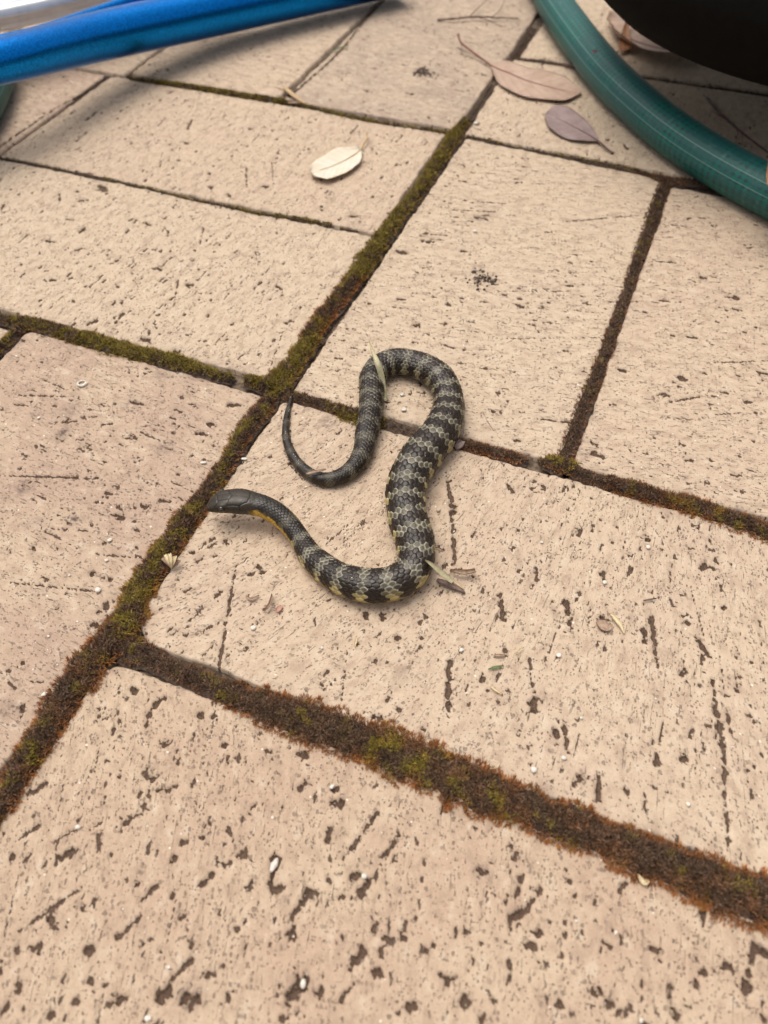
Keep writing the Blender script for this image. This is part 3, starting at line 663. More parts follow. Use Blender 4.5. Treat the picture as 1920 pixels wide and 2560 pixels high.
# tail: scattered pale tips
tips = (_hash(np.floor(ci*2), np.floor(cj*2), 21) > .70)*sstep(.55, .9, tl)*sstep(.3, .1, F2-F1)*sstep(.45, .6, jj/LEN)
cs = cs*(1-.55*tips[..., None])+col(.34, .30, .21)*.55*tips[..., None]
# belly
bel = sstep(1.78, 2.02, np.abs(th))
yel = np.interp(sA/LEN, [0, .02, .05, .09, .13, .2, .5, .7, 1], [.0, .3, 1, 1, .8, .6, .35, .15, .05])
bc = col(.52, .31, .045)*yel[..., None]+col(.16, .125, .085)*(1-yel[..., None])
bc = np.where((sA/LEN > .17)[..., None], bc*.75+col(.42, .33, .14)*.25*yel[..., None], bc)
thn = np.interp(sA/LEN, [0, .03, .05, .10, .14, .25, .40, 1], [2.1, 1.8, 1.12, 1.25, 1.72, 1.88, 1.98, 2.0])
bel = sstep(-.10, .14, np.abs(th)-thn+(_hash(np.floor(ci*2), np.floor(cj*2), 14)-.5)*.22*(np.abs(th) < 2))
cs = cs*(1-bel[..., None])+bc*bel[..., None]*(.72+.35*gro[..., None]*(1-sh[..., None])+.28*sh[..., None])
# head colour
hn = fbm(smm/2.2, th*2.5, 3, 3)
hc = (col(.038, .028, .017)[None, None]*(.75+.55*hn[..., None]))
lip = sstep(-.36, -.46, cz)
hc = hc*(1-lip[..., None])+col(.13, .10, .065)*lip[..., None]
chin = sstep(-.6, -.75, cz); hc = hc*(1-chin[..., None])+col(.34, .25, .12)*chin[..., None]
eyed = np.exp(-((smm-eyeS-.6)/2.4)**4)*np.exp(-((np.abs(th)-1.35)/.22)**2)
hc = hc*(1-.35*eyed[..., None])
hc = hc*(1-.78*np.maximum(hg, mouth*head)[..., None])
hmix = 1-sstep(.80, 1.02, sA/HEADL+.06*(_hash(np.floor(ci*2), np.floor(cj*2), 2)-.5))
cs = cs*(1-hmix[..., None])+hc*hmix[..., None]
# neck is charcoal before the bands start
nk = (1-sstep(HEADL*1.25, HEADL*2.0, sA))*(1-hmix)*(1-bel)
cs = cs*(1-.6*nk[..., None])+col(.036, .031, .025)*.6*nk[..., None]*(.35+.65*gro[..., None])
cc = np.concatenate([cs.reshape(-1, 3), np.ones((NR*K, 1))], 1); cc = np.vstack([cc, cc[0], cc[-1]])
m, nt_s, b = newmat('snake_skin')
nt_s.links.new(attr_(nt_s, 'col', 'Color'), b.inputs['Base Color'])
gobj = N(nt_s, 'ShaderNodeTexCoord').outputs['Object']
nn_ = noise_(nt_s, gobj, 2500, 3)
nt_s.links.new(ramp_(nt_s, noise_(nt_s, gobj, 320, 3), .35, .65, .20, .36), b.inputs['Roughness'])
b.inputs['Specular IOR Level'].default_value = .36
bump_(nt_s, b, nn_, .00006)
snake = empty('snake', (float(C[NR//2, 0]), float(C[NR//2, 1]), 0))
Fq = snF[:, ::-1].tolist()
Fq += [[o0, (j+1) % K, j] for j in range(K)]+[[o0+1, (NR-1)*K+j, (NR-1)*K+(j+1) % K] for j in range(K)]
body = mesh_from('body', snV, Fq, m, None, True, dict(col=('FLOAT_COLOR', cc)))
reparent(snake, body)
tag(snake, 'dark banded snake with yellow belly edge lying in an S curve across the bricks', 'snake')
# eyes
em, ent, eb = newmat('snake_eye'); eb.inputs['Base Color'].default_value = (.008, .006, .005, 1); eb.inputs['Roughness'].default_value = .08; eb.inputs['Coat Weight'].default_value = .5
im = simple_mat('snake_iris', (.10, .055, .02), (.05, .03, .015), 3000, .3, bump=0)
i = int(np.argmin(np.abs(sa-eyeS)))
def sphere_mesh(c, R, axis, k=16):
    a = np.linspace(0, math.pi, k); bq = np.linspace(0, 2*math.pi, k*2, endpoint=False)
    A, B = np.meshgrid(a, bq, indexing='ij')
    P = np.stack([np.sin(A)*np.cos(B), np.sin(A)*np.sin(B), np.cos(A)], -1)*R
    return P.reshape(-1, 3)+c, gridfaces(k, 2*k, True)
for s_ in (-1, 1):
    c0 = C[i, :3]+SD[i]*s_*C[i, 3]/1000*.90+UP[i]*C[i, 3]/1000*.70*.30
    V, F = sphere_mesh(c0, .00115, None); e = mesh_from('eye', V, F[:, ::-1].copy(), em); reparent(snake, e)
    # thin brown iris ring proud of the eyeball
    a = np.linspace(0, 2*math.pi, 25)[:-1]; nrm = SD[i]*s_
    ring = [c0+nrm*.00082+(T[i]*math.cos(t)+UP[i]*math.sin(t))*.00080 for t in list(a)+[a[0]]]
    V, F = tube(np.array(ring), .00011, 6, False); e = mesh_from('iris', V, F, im); reparent(snake, e)

# ------------------------------------------------------------------ garden hose
hp = [(690,-330),(900,-330),(1060,-190),(1130,-90),(1172,-40),(1202,15),(1256,92),(1318,168),(1392,238),(1470,300),(1560,358),(1659,412),(1760,462),(1880,520)]
HR = .0113
hw = np.array([list(atD(x, y, HR)) for x, y in hp[2:]])
# the hose loops round behind the bicycle and comes back at the left edge
back = np.array([[-.42, .43, HR], [-.345, .545, HR], [-.36, .68, HR], [-.28, .84, HR], [-.10, .90, HR], [.05, .86, HR]])
lft = np.array([list(atD(-130, 330, HR)), list(atD(-28, 205, HR)), list(atD(-38, 110, HR))])
hpw = np.vstack([lft, back[2:], hw])
hs_ = smooth_path(np.hstack([hpw, np.zeros((len(hpw), 1))]), 420)[:, :3]; hs_[:, 2] = HR
V, F = tube(hs_, HR, 40, True)
seg = np.linalg.norm(np.diff(hs_, axis=0), axis=1); ha = np.concatenate([[0], np.cumsum(seg)])*1000
aa = np.linspace(0, 1, 40, endpoint=False)
hv = np.stack([np.repeat(ha, 40), np.tile(aa, 420), np.zeros(420*40)], -1)
m, nt, b = newmat('hose_pvc')
hvv = attr_(nt, 'huv', 'Vector'); sx = N(nt, 'ShaderNodeSeparateXYZ'); nt.links.new(hvv, sx.inputs[0])
s_, a_ = sx.outputs[0], sx.outputs[1]
# knitted net under a clear skin: two families of crossing threads
p1 = math_(nt, 'ADD', math_(nt, 'MULTIPLY', s_, .125), math_(nt, 'MULTIPLY', a_, 13.0))
p2 = math_(nt, 'SUBTRACT', math_(nt, 'MULTIPLY', s_, .125), math_(nt, 'MULTIPLY', a_, 13.0))
w1 = math_(nt, 'SINE', math_(nt, 'MULTIPLY', p1, 6.2832)); w2 = math_(nt, 'SINE', math_(nt, 'MULTIPLY', p2, 6.2832))
net = ramp_(nt, math_(nt, 'MULTIPLY', w1, w2), -.3, .7, 0, .85)
objc = N(nt, 'ShaderNodeTexCoord').outputs['Object']
dn = noise_(nt, objc, 60, 4); fine = noise_(nt, objc, 900, 3)
c = mix_(nt, net, (.003, .135, .100), (.012, .030, .046))
c = mix_(nt, ramp_(nt, dn, .36, .60, .15, .85), c, (.018, .090, .085))
c = mix_(nt, ramp_(nt, a_, .9, 1.0, .0, .0), c, (.010, .060, .050))
# two pale marker threads
def line(pos, w):
    return ramp_(nt, math_(nt, 'ABSOLUTE', math_(nt, 'SUBTRACT', a_, pos)), w*.4, w, 1, 0)
lines = math_(nt, 'MAXIMUM', math_(nt, 'MAXIMUM', line(.118, .0055), line(.045, .0045)), line(.5, .005))
c = mix_(nt, math_(nt, 'MULTIPLY', lines, .55), c, (.20, .34, .28))
dust = ramp_(nt, noise_(nt, objc, 260, 5, .7), .52, .75, 0, .40)
c = mix_(nt, dust, c, (.13, .20, .20))
nt.links.new(c, b.inputs['Base Color']); b.inputs['Roughness'].default_value = .46
b.inputs['Specular IOR Level'].default_value = .38
bump_(nt, b, math_(nt, 'ADD', math_(nt, 'MULTIPLY', net, .5), fine), .00012)
hose = mesh_from('garden_hose', V, F, m, None, True, dict(huv=('FLOAT_VECTOR', hv)))
tag(hose, 'thick green braided garden hose curving down to the right edge over the bricks', 'hose')

# ------------------------------------------------------------------ bicycle frame and silver rail
m, nt, b = newmat('blue_paint')
objc = N(nt, 'ShaderNodeTexCoord').outputs['Object']
fl = noise_(nt, objc, 1500, 2, .8)
nt.links.new(mix_(nt, ramp_(nt, fl, .4, .62), (.000, .12, .40), (.001, .27, .86)), b.inputs['Base Color'])
b.inputs['Metallic'].default_value = .95; b.inputs['Roughness'].default_value = .29; b.inputs['Coat Weight'].default_value = .05; b.inputs['Coat Roughness'].default_value = .3
bump_(nt, b, fl, .00006, .5)
BLUE = m
SILV = simple_mat('silver_metal', (.86, .87, .88), (.76, .77, .78), 120, .40, .45, bump=.00005)
DKM = simple_mat('dark_steel', (.03, .03, .035), (.06, .06, .06), 900, .4, .8)
bike = empty('bicycle', (-.16, .50, 0))
def sw(pts, n=60):
    P = np.array([list(at(x, y, z))+[rr] for x, y, z, rr in pts]); return smooth_path(P, n)
S1 = sw([(-420,245,.054,.0100),(0,154,.043,.0108),(270,87,.030,.0129),(600,15,.020,.0140),(1000,-72,.018,.0144)])
V, F = tube(S1[:, :3], S1[:, 3], 48); f1 = mesh_from('frame_tube', V, F, BLUE)
S2 = sw([(-420,200,.054,.0050),(0,112,.046,.0048),(110,80,.042,.0040),(190,50,.039,.0034),(330,1,.036,.0032),(560,-75,.034,.0032)])
V, F = tube(S2[:, :3], S2[:, 3], 24); f2 = mesh_from('stay', V, F, BLUE)
# silver rail: ridged profile swept
S3 = sw([(-420,108,.044,.0),(0,27,.036,.0),(180,-13,.034,.0),(500,-87,.034,.0)], 40)
P = S3[:, :3]; T3 = np.gradient(P, axis=0); T3 /= np.linalg.norm(T3, axis=1)[:, None]
SD3 = np.cross(T3, [0, 0, 1.]); SD3 /= np.linalg.norm(SD3, axis=1)[:, None]; UP3 = np.cross(SD3, T3)
prof = []
for t in np.linspace(0, 2*math.pi, 73)[:-1]:
    rr = .0120+.0010*(1 if math.sin(t*5+.6) > 0 else -1)*min(1, abs(math.sin(t*5+.6))*3)
    prof.append((math.cos(t)*rr, math.sin(t)*rr*.8))
prof = np.array(prof)
V = P[:, None]+SD3[:, None]*prof[None, :, 0:1]+UP3[:, None]*prof[None, :, 1:2]
f3 = mesh_from('silver_rail', V.reshape(-1, 3), gridfaces(40, 72, True), SILV)
cpt = at(182, -10, .047); dr = T3[20]
ringp = np.array([cpt-dr*.0012, cpt-dr*.0009, cpt+dr*.0009, cpt+dr*.0012])
V, F = tube(ringp+np.array([0, 0, -.002]), [.0094, .0104, .0104, .0094], 32); f4 = mesh_from('clamp', V, F, DKM)
bpy.data.objects.remove(f4)
reparent(bike, f1, f2, f3)
tag(bike, 'metallic blue bicycle frame tube with a silver rail lying across the top left corner', 'bicycle')

# ------------------------------------------------------------------ black wheel, top right
rub, nt, b = newmat('black_rubber')
objc = N(nt, 'ShaderNodeTexCoord').outputs['Object']
nt.links.new(mix_(nt, noise_(nt, objc, 200, 4), (.004, .0035, .003), (.008, .007, .006)), b.inputs['Base Color'])
b.inputs['Roughness'].default_value = .85; b.inputs['Specular IOR Level'].default_value = .06
wheel = empty('wheel')
cw = at(2190, -165, .080); wheel.location = Vector(cw)
R1, R2 = .120, .030
A = np.linspace(0, 2*math.pi, 121)[:-1]; B = np.linspace(0, 2*math.pi, 41)[:-1]
AA, BB = np.meshgrid(A, B, indexing='ij')
trd = .0004*np.sin(BB*16)
rr = R2+trd
V = np.stack([(R1+rr*np.cos(BB))*np.cos(AA), (R1+rr*np.cos(BB))*np.sin(AA), rr*np.sin(BB)], -1).reshape(-1, 3)
Fw = gridfaces(120, 40); 
ii = np.arange(120)[:, None]; jj_ = np.arange(40)[None, :]
Fw = np.stack([ii*40+jj_, ((ii+1) % 120)*40+jj_, ((ii+1) % 120)*40+(jj_+1) % 40, ii*40+(jj_+1) % 40], -1).reshape(-1, 4)
tyre = mesh_from('tyre', V, Fw, rub)
pr = [(0, .018), (.03, .020), (.035, .012), (.085, .010), (.096, .014), (.096, -.014), (.085, -.010), (.035, -.012), (.03, -.02), (0, -.02)]
pr = np.array(pr); V = np.stack([pr[None, :, 0]*np.cos(A)[:, None], pr[None, :, 0]*np.sin(A)[:, None], np.repeat(pr[None, :, 1], 120, 0)], -1).reshape(-1, 3)
mpr = len(pr); Fh = np.stack([ii*mpr+np.arange(mpr-1)[None], ((ii+1) % 120)*mpr+np.arange(mpr-1)[None], ((ii+1) % 120)*mpr+np.arange(mpr-1)[None]+1, ii*mpr+np.arange(mpr-1)[None]+1], -1).reshape(-1, 4)
hub = mesh_from('hub_disc', V, Fh, rub)
tyre.parent = wheel; hub.parent = wheel
wheel.rotation_euler = (0, 0, 0)
tag(wheel, 'black wheel with fat rubber tyre shading the top right corner above the hose', 'wheel')

# ------------------------------------------------------------------ leaves and litter
def leaf_mat(name, c1, c2, vein, spots=(.10, .05, .03), rough=.6):
    m, nt, b = newmat(name)
    lv = attr_(nt, 'luv', 'Vector'); sx = N(nt, 'ShaderNodeSeparateXYZ'); nt.links.new(lv, sx.inputs[0])
    s, a = sx.outputs[0], sx.outputs[1]
    objc = N(nt, 'ShaderNodeTexCoord').outputs['Object']
    n1 = noise_(nt, objc, 120, 4); n2 = noise_(nt, objc, 900, 4)
    c = mix_(nt, ramp_(nt, n1, .35, .65), c1, c2)
    aa = math_(nt, 'ABSOLUTE', a)
    wob = math_(nt, 'MULTIPLY', n1, .25)
    ph = math_(nt, 'ADD', math_(nt, 'SUBTRACT', math_(nt, 'MULTIPLY', s, 8.0), math_(nt, 'MULTIPLY', aa, 2.0)), wob)
    fr = math_(nt, 'ABSOLUTE', math_(nt, 'SUBTRACT', math_(nt, 'FRACT', ph), .5))
    ve = ramp_(nt, fr, .03, .07, 1, 0)
    c = mix_(nt, math_(nt, 'MULTIPLY', ve, .30), c, vein)
    mid = ramp_(nt, aa, .02, .07, 1, 0); c = mix_(nt, math_(nt, 'MULTIPLY', mid, .6), c, vein)
    c = mix_(nt, ramp_(nt, n2, .62, .74, 0, .7), c, spots)
    ed = ramp_(nt, aa, .93, 1.0, 0, .5); c = mix_(nt, ed, c, spots)
    nt.links.new(c, b.inputs['Base Color']); b.inputs['Roughness'].default_value = rough
    bump_(nt, b, math_(nt, 'SUBTRACT', math_(nt, 'MULTIPLY', n2, .4), math_(nt, 'ADD', ve, mid)), .00015)
    return m
def leaf(label, spine, wl, wr, mat, stemmat, stem=None, lift=.0008, curl=.0015, cat='leaf', serr=0.0, tipcurl=0.0, sr=.0005, foldz=0.0):
    """spine: photo points base->tip (D units); wl/wr: half widths (D units) at those points"""
    P = []
    for (x, y), a, b_ in zip(spine, wl, wr):
        P.append([x, y, a, b_])
    S = smooth_path(np.array(P), 44); n = 44; m = 17
    S[:, 2:] = np.maximum(S[:, 2:], 0)
    T = np.gradient(S[:, :2], axis=0); T /= np.linalg.norm(T, axis=1)[:, None]; Nn = np.stack([T[:, 1], -T[:, 0]], -1)
    zz = lift+.0008
    c3 = np.array([atD(x, y, zz) for x, y in S[:, :2]])[:, :2]
    lf = np.array([atD(q[0]+m_[0]*q[2], q[1]+m_[1]*q[2], zz) for q, m_ in zip(S, Nn)])[:, :2]-c3
    rt = np.array([atD(q[0]-m_[0]*q[3], q[1]-m_[1]*q[3], zz) for q, m_ in zip(S, Nn)])[:, :2]-c3
    S = np.hstack([c3, S[:, 2:]])
    a = np.linspace(-1, 1, m)[None, :]; s = np.linspace(0, 1, n)[:, None]
    ser = 1+serr*(np.abs(((s*26) % 1)-.5)-.25)+.16*(fbm(s*9, s*0+len(label), 8, 3)-.5)
    X = S[:, 0:1]+np.where(a < 0, -a*rt[:, 0:1], a*lf[:, 0:1])*ser; Y = S[:, 1:2]+np.where(a < 0, -a*rt[:, 1:2], a*lf[:, 1:2])*ser
    hsh = len(label)*3
    Z = lift+curl*(a**2)*(.5+vnoise(s*4+0*a, a*2+3, hsh))+.0006*(fbm(s*5+0*a, a*3+0*s, hsh+1, 2)-.4)+tipcurl*s**3+foldz*np.abs(a)
    Z = np.maximum(Z, .0004)
    top = np.stack([X, Y, Z], -1).reshape(-1, 3); bot = top-np.array([0, 0, .00022])
    F = gridfaces(n, m); Fb = (F+n*m)[:, ::-1]
    idx = np.arange(n*m).reshape(n, m); ring = np.concatenate([idx[:, 0], idx[-1, 1:], idx[-2::-1, -1], idx[0, -2:0:-1]])
    ar = np.arange(len(ring)); SF = np.stack([ring, ring[(ar+1) % len(ring)], n*m+ring[(ar+1) % len(ring)], n*m+ring], -1)
    luv = np.stack([s+0*a, a+0*s, 0*a+0*s], -1).reshape(-1, 3); luv = np.vstack([luv, luv])
    root = empty('leaf', (float(X.mean()), float(Y.mean()), 0))
    bl = mesh_from('blade', np.vstack([top, bot]), np.vstack([F[:, ::-1], Fb[:, ::-1], SF]), mat, None, True, dict(luv=('FLOAT_VECTOR', luv)))
    kids = [bl]
    mr = np.stack([S[:36, 0], S[:36, 1], Z[:36, m//2]+.0001], -1)
    V, Fm = tube(mr, np.linspace(sr*.8, sr*.2, 36), 8); kids.append(mesh_from('midrib', V, Fm, stemmat))
    if stem:
        pts = [list(atD(x, y, .0008+z))+[0] for x, y, z in stem]; pts.append([S[0, 0], S[0, 1], Z[0, m//2], 0])
        q = smooth_path(np.array(pts), 26)[:, :3]
        V, Fm = tube(q, np.interp(np.linspace(0, 1, 26), [0, .08, 1], [sr*1.7, sr*1.1, sr]), 8); kids.append(mesh_from('petiole', V, Fm, stemmat))
    reparent(root, *kids); tag(root, label, cat)
    return root
red = simple_mat('red_stem', (.22, .055, .035), (.13, .045, .03), 500, .5)
tanst = simple_mat('tan_stem', (.55, .38, .20), (.42, .28, .13), 500, .6)
brst = simple_mat('brown_stem', (.16, .075, .055), (.09, .05, .04), 500, .6)
M1 = leaf_mat('tan_leaf', (.50, .35, .255), (.43, .285, .20), (.27, .12, .08))
M2 = leaf_mat('mauve_leaf', (.33, .235, .215), (.26, .18, .165), (.42, .32, .28))
M3 = leaf_mat('cream_leaf', (.72, .65, .53), (.70, .60, .45), (.62, .50, .34), spots=(.55, .38, .14))
M4 = leaf_mat('orange_leaf', (.50, .24, .11), (.40, .17, .08), (.20, .07, .035))
leaf('large tan leaf with a long red stalk beside the green hose', [(1062,140),(1090,152),(1130,168),(1180,184),(1220,194),(1257,198)],
     [6,22,24,32,28,1], [5,30,36,30,24,1], M1, red, [(990,75,.006),(996,92,.005),(1015,108,.003),(1040,126,.0015)], lift=.0014, curl=.0008, serr=.05, sr=.00062)
leaf('small oval mauve leaf with short brown stalk between hose and joint', [(1292,302),(1275,291),(1245,274),(1215,258),(1195,250),(1183,246),(1179,244)],
     [2,15,29,31,26,14,1], [2,13,26,29,24,13,1], M2, brst, [(1325,331,.0),(1312,322,.0008),(1300,311,.001)], lift=.0012, curl=.0008, serr=.03, sr=.00055)
leaf('pale cream leaf with curved stalk on the brick above the snake', [(779,321),(765,332),(740,346),(715,358),(692,368),(676,375),(671,377)],
     [3,24,30,30,25,13,1], [3,14,26,26,22,11,1], M3, tanst, [(792,288,.002),(792,300,.002),(785,312,.001)], lift=.0008, curl=.0012, tipcurl=.0014, sr=.0005)
leaf('curled orange tan leaf lying under the black tyre behind the hose', [(1312,38),(1335,66),(1370,85),(1410,98),(1455,106),(1500,103)],
     [2,26,32,36,30,1], [2,14,22,24,20,1], M1, red, None, lift=.0040, curl=.004, sr=.0006)
leaf('dark rusty pointed leaf standing up against the curled tan leaf', [(1352,105),(1350,92),(1350,78),(1352,60)],
     [16,13,8,1], [16,13,7,1], M4, red, None, lift=.003, curl=.001, tipcurl=.012, sr=.0003)
leaf('orange leaf poking in at the right edge on top of the hose', [(1700,420),(1680,400),(1668,378),(1660,345)],
     [30,22,14,1], [30,24,14,1], M4, red, None, lift=.0275, curl=.002, sr=.0004)

def strip(name, label, pts, mat, cat, thick=.00025, fold=.0003, parent=None):
    """thin tapering blade: (x, y, z mm, half width photo units)"""
    P = []
    for x, y, z, wd in pts:
        p = atD(x, y, z/1000); P.append([p[0], p[1], p[2], wd*DS*depth(p)/FPX])
    n = 22; S = smooth_path(np.array(P), n)
    T = np.gradient(S[:, :3], axis=0); T /= np.linalg.norm(T, axis=1)[:, None]
    Sd = np.cross(T, [0, 0, 1.]); Sd /= np.linalg.norm(Sd, axis=1)[:, None]
    a = np.array([-1, -.5, 0, .5, 1.])
    V = S[:, None, :3]+Sd[:, None]*(np.abs(S[:, 3])[:, None]*a[None])[..., None]
    V[..., 2] += fold*(a[None]**2)
    top = V.reshape(-1, 3); bot = top.copy(); bot[:, 2] -= thick
    F = gridfaces(n, 5); idx = np.arange(n*5).reshape(n, 5)
    ring = np.concatenate([idx[:, 0], idx[-1, 1:], idx[-2::-1, -1], idx[0, -2:0:-1]]); ar = np.arange(len(ring))
    SF = np.stack([ring, ring[(ar+1) % len(ring)], n*5+ring[(ar+1) % len(ring)], n*5+ring], -1)
    o = mesh_from(name, np.vstack([top, bot]), np.vstack([F, (F+n*5)[:, ::-1], SF]), mat, parent, True)
    if label: tag(o, label, cat)
    return o
straw = simple_mat('straw', (.55, .49, .31), (.45, .39, .22), 900, .55, bump=.0001)
husk = simple_mat('husk', (.42, .29, .20), (.28, .18, .12), 900, .75)
darkbark = simple_mat('bark', (.13, .085, .065), (.22, .15, .12), 900, .85)
twigm = simple_mat('twig', (.10, .055, .042), (.17, .10, .075), 700, .8)
greenb = simple_mat('green_blade', (.16, .22, .07), (.11, .16, .05), 900, .6)
pale = simple_mat('pale_straw', (.68, .55, .33), (.58, .45, .26), 900, .6)
strip('straw', 'pale pointed straw lying over the top of the snake’s upper bend'.replace('’', "'"), [(797,737,13,.6),(806,762,13.6,3.5),(815,785,13,6.5),(822,805,10,7),(828,835,5,5.5),(833,866,1.2,3.5)], straw, 'straw', fold=.0006)
strip('straw', 'straw blade sticking out from the snake beside its lower right bend', [(918,1211,11,.8),(932,1221,9.5,4.5),(950,1236,6.8,7),(970,1252,4.2,6.5),(977,1258,3.2,5)], straw, 'straw', fold=.0006)
strip('straw', 'thin pale straw point just past the blade at the lower bend', [(974,1250,3,1.8),(988,1262,1.8,1.8),(1004,1275,.8,.5)], pale, 'straw')
strip('bark_chip', 'dark pointed bark chip under the straw right of the lower bend', [(944,1252,1.2,3),(958,1258,1.6,6),(978,1266,1.4,6),(995,1274,1.0,4),(1005,1281,.7,.8)], darkbark, 'bark', thick=.0008)
strip('dry_husk', 'small curled brown husk right of the straw near the lower bend', [(972,1234,.8,1.5),(985,1237,1.6,4.5),(1005,1239,1.8,5.5),(1027,1235,1.4,4)], husk, 'husk', fold=.0012)
strip('straw', 'short flat straw resting across the thin part of the tail', [(661,1024,5.5,1.5),(668,1022,6.0,3.5),(682,1019,5.8,3.2),(704,1014,5.2,1.5)], husk, 'straw')
strip('grass_blade', 'thin green grass blade beside a joint near the top', [(716,112,.8,.8),(728,106,1.5,2.2),(740,102,1.4,1.8),(752,98,.9,.5)], greenb, 'grass blade')
strip('straw', 'bent tan husk lying on the mossy joint corner at the top', [(608,185,1.5,1.2),(622,196,2.2,5),(640,210,2.2,4.5),(662,226,1.2,1)], tanst, 'straw')
strip('straw', 'tan sliver beside the bent husk on the top joint', [(622,222,1.2,2),(640,222,1.4,3),(655,222,1,1.2)], husk, 'straw')
strip('straw', 'pale bent straw on the big brick right of the snake', [(1318,1325,.9,1.2),(1330,1338,1.2,4.5),(1340,1352,1.1,3.5),(1348,1368,.8,1.5)], pale, 'straw')
strip('dry_petal', 'flat brown petal beside the pale bent straw', [(1290,1340,.7,3),(1300,1348,1.0,12),(1312,1354,1,11),(1322,1350,.7,2)], husk, 'petal')
strip('straw', 'tiny pale seed straw below the lower bend of the snake', [(771,1375,.6,.8),(769,1386,1,2.6),(766,1398,.8,.8)], pale, 'straw')
strip('straw', 'tiny greenish straw scrap right of the seed straw on the big brick', [(1055,1446,.6,1),(1070,1442,.9,2.8),(1088,1438,.6,1)], greenb, 'straw')
strip('straw', 'tiny cream straw scrap below the greenish one on the big brick', [(1059,1482,.6,1.5),(1070,1491,.9,2.5),(1084,1500,.6,1)], pale, 'straw')
strip('straw', 'tiny pointed cream sliver above the greenish scrap', [(1112,1412,.6,.6),(1122,1406,.9,1.8),(1132,1398,.6,.5)], pale, 'straw')
strip('straw', 'tiny brown scrap left of the cream sliver on the big brick', [(1067,1417,.6,2),(1078,1416,.8,3),(1090,1417,.6,2)], husk, 'straw')
strip('straw', 'short grey splinter on the brick right of the brown petal', [(1390,1298,.6,1),(1402,1296,.8,1.8),(1418,1293,.6,.8)], darkbark, 'splinter')
strip('dry_petal', 'mauve petal scrap tucked against the snake by the right joint', [(984,968,.8,6),(992,962,1.5,8),(998,952,1.8,7)], M2, 'petal')
strip('dry_husk', 'curved thin brown husk on the brick below the neck', [(567,1320,.6,1.5),(578,1314,1.4,3),(586,1300,1.6,3.5),(588,1284,.8,1)], husk, 'husk', fold=.0009)
strip('dry_husk', 'small brown curl left of the curved husk below the neck', [(531,1288,.6,1.5),(541,1295,1,3),(552,1291,.9,2.5),(560,1286,.6,1)], husk, 'husk')
strip('paper_scrap', 'pale triangular scrap on the bottom brick below the widest moss', [(1377,1888,.6,1),(1384,1898,.9,5),(1392,1905,.9,8),(1402,1903,.6,2)], pale, 'scrap')
strip('dry_petal', 'reddish petal flake on the brick below the neck', [(598,1322,.6,3),(603,1315,1,6),(608,1308,.6,2)], leaf_mat('redpet', (.55, .30, .22), (.5, .26, .18), (.4, .2, .15)), 'petal')
strip('dry_petal', 'small pink petal sitting on top of the hose', [(1279,112,27.5,2),(1284,112,28,5),(1291,110,27.4,3)], leaf_mat('pinkpet', (.30, .10, .12), (.24, .08, .09), (.2, .08, .07)), 'petal')
strip('dry_petal', 'pink curled petal at the left edge under the blue tube', [(-12,222,3,5),(0,218,5,7),(10,212,6,5),(14,203,8,3),(8,196,9.5,1.5)], leaf_mat('peachpet', (.62, .33, .25), (.5, .25, .18), (.4, .2, .15)), 'petal')
# papery bud on the mossy joint
def fan_bud():
    root = empty('dry_bud', tuple(atD(370, 1215, 0)))
    c = atD(371, 1229, .002); kids = []
    for k, (x, y, z, wd) in enumerate([(352,1208,3.2,4),(358,1201,4.6,5),(367,1199,5.2,5),(378,1204,4.0,6),(387,1212,2.4,5),(383,1219,1.6,4)]):
        s = strip('bract', None, [(371,1229,1.6,1),((371+x)/2,(1229+y)/2,1+z*.6,wd*.7),(x,y,z,wd*.8),(x+(x-371)*.1,y+(y-1229)*.08,z*.9,wd*.3)], [husk, pale, pale, pale, husk, husk][k], '', fold=.0005)
        kids.append(s)
    reparent(root, *kids); tag(root, 'papery cream seed bud on the left mossy joint below the snake head', 'bud')
fan_bud()

def twig(label, branches, mat, name='twig', cat='twig'):
    parts = []
    for pts, r0, r1 in branches:
        P = np.array([list(atD(x, y, z/1000)) for x, y, z in pts]); q = smooth_path(np.hstack([P, np.zeros((len(P), 1))]), 26)[:, :3]
        parts.append(tube(q, np.linspace(r0, r1, 26)/1000*(1+.15*np.sin(np.arange(26)*1.7)), 8))
    V, F = merge(parts); o = mesh_from(name, V, F, mat); tag(o, label, cat); return o
twig('thin forked twig on the brick at the top centre', [([(945,43,1),(985,40,2),(1030,36,2.5),(1075,38,2),(1120,40,1.5)], .75, .4), ([(1030,36,2.5),(1060,46,2),(1085,57,.8)], .45, .2),
      ([(1015,36,2.5),(1035,15,3),(1060,-6,3)], .4, .2), ([(1062,37,2),(1080,22,3),(1090,0,4)], .35, .2)], twigm)
twig('thin reddish twig with hair roots on the brick right of the hose', [([(1527,210,2),(1548,238,2.2),(1575,262,1.6),(1610,292,1.2),(1680,345,1)], .75, .35), ([(1570,257,1.5),(1552,248,1),(1538,240,.6)], .4, .15),
      ([(1598,282,1.2),(1592,292,.8),(1590,310,.5)], .18, .1), ([(1600,283,1.2),(1604,300,.7),(1600,318,.5)], .16, .08)], brst)
twig('short grey stick lying in the joint left of the hose', [([(1218,139,2),(1235,141,2.2),(1262,146,2),(1300,152,1.5)], 1.0, .9)], darkbark, 'stick', 'stick')
twig('fine dark root hair on the brick by the right mossy joint', [([(1066,930,.5),(1050,905,3),(1044,890,2)], .1, .06), ([(985,962,1),(1000,940,4),(1003,900,3),(1001,880,1)], .10, .05)], twigm, 'root_hair', 'root hair')
twig('hair-thin root running from the straw up the brick', [([(920,1160,1),(935,1180,.8),(948,1183,.6),(960,1190,.5)], .22, .14)], brst, 'root_hair', 'root hair')
twig('thin pale curved root on the brick at the top near the red stalk', [([(988,102,.5),(1010,112,.8),(1050,133,.5)], .2, .12)], twigm, 'root_hair', 'root hair')
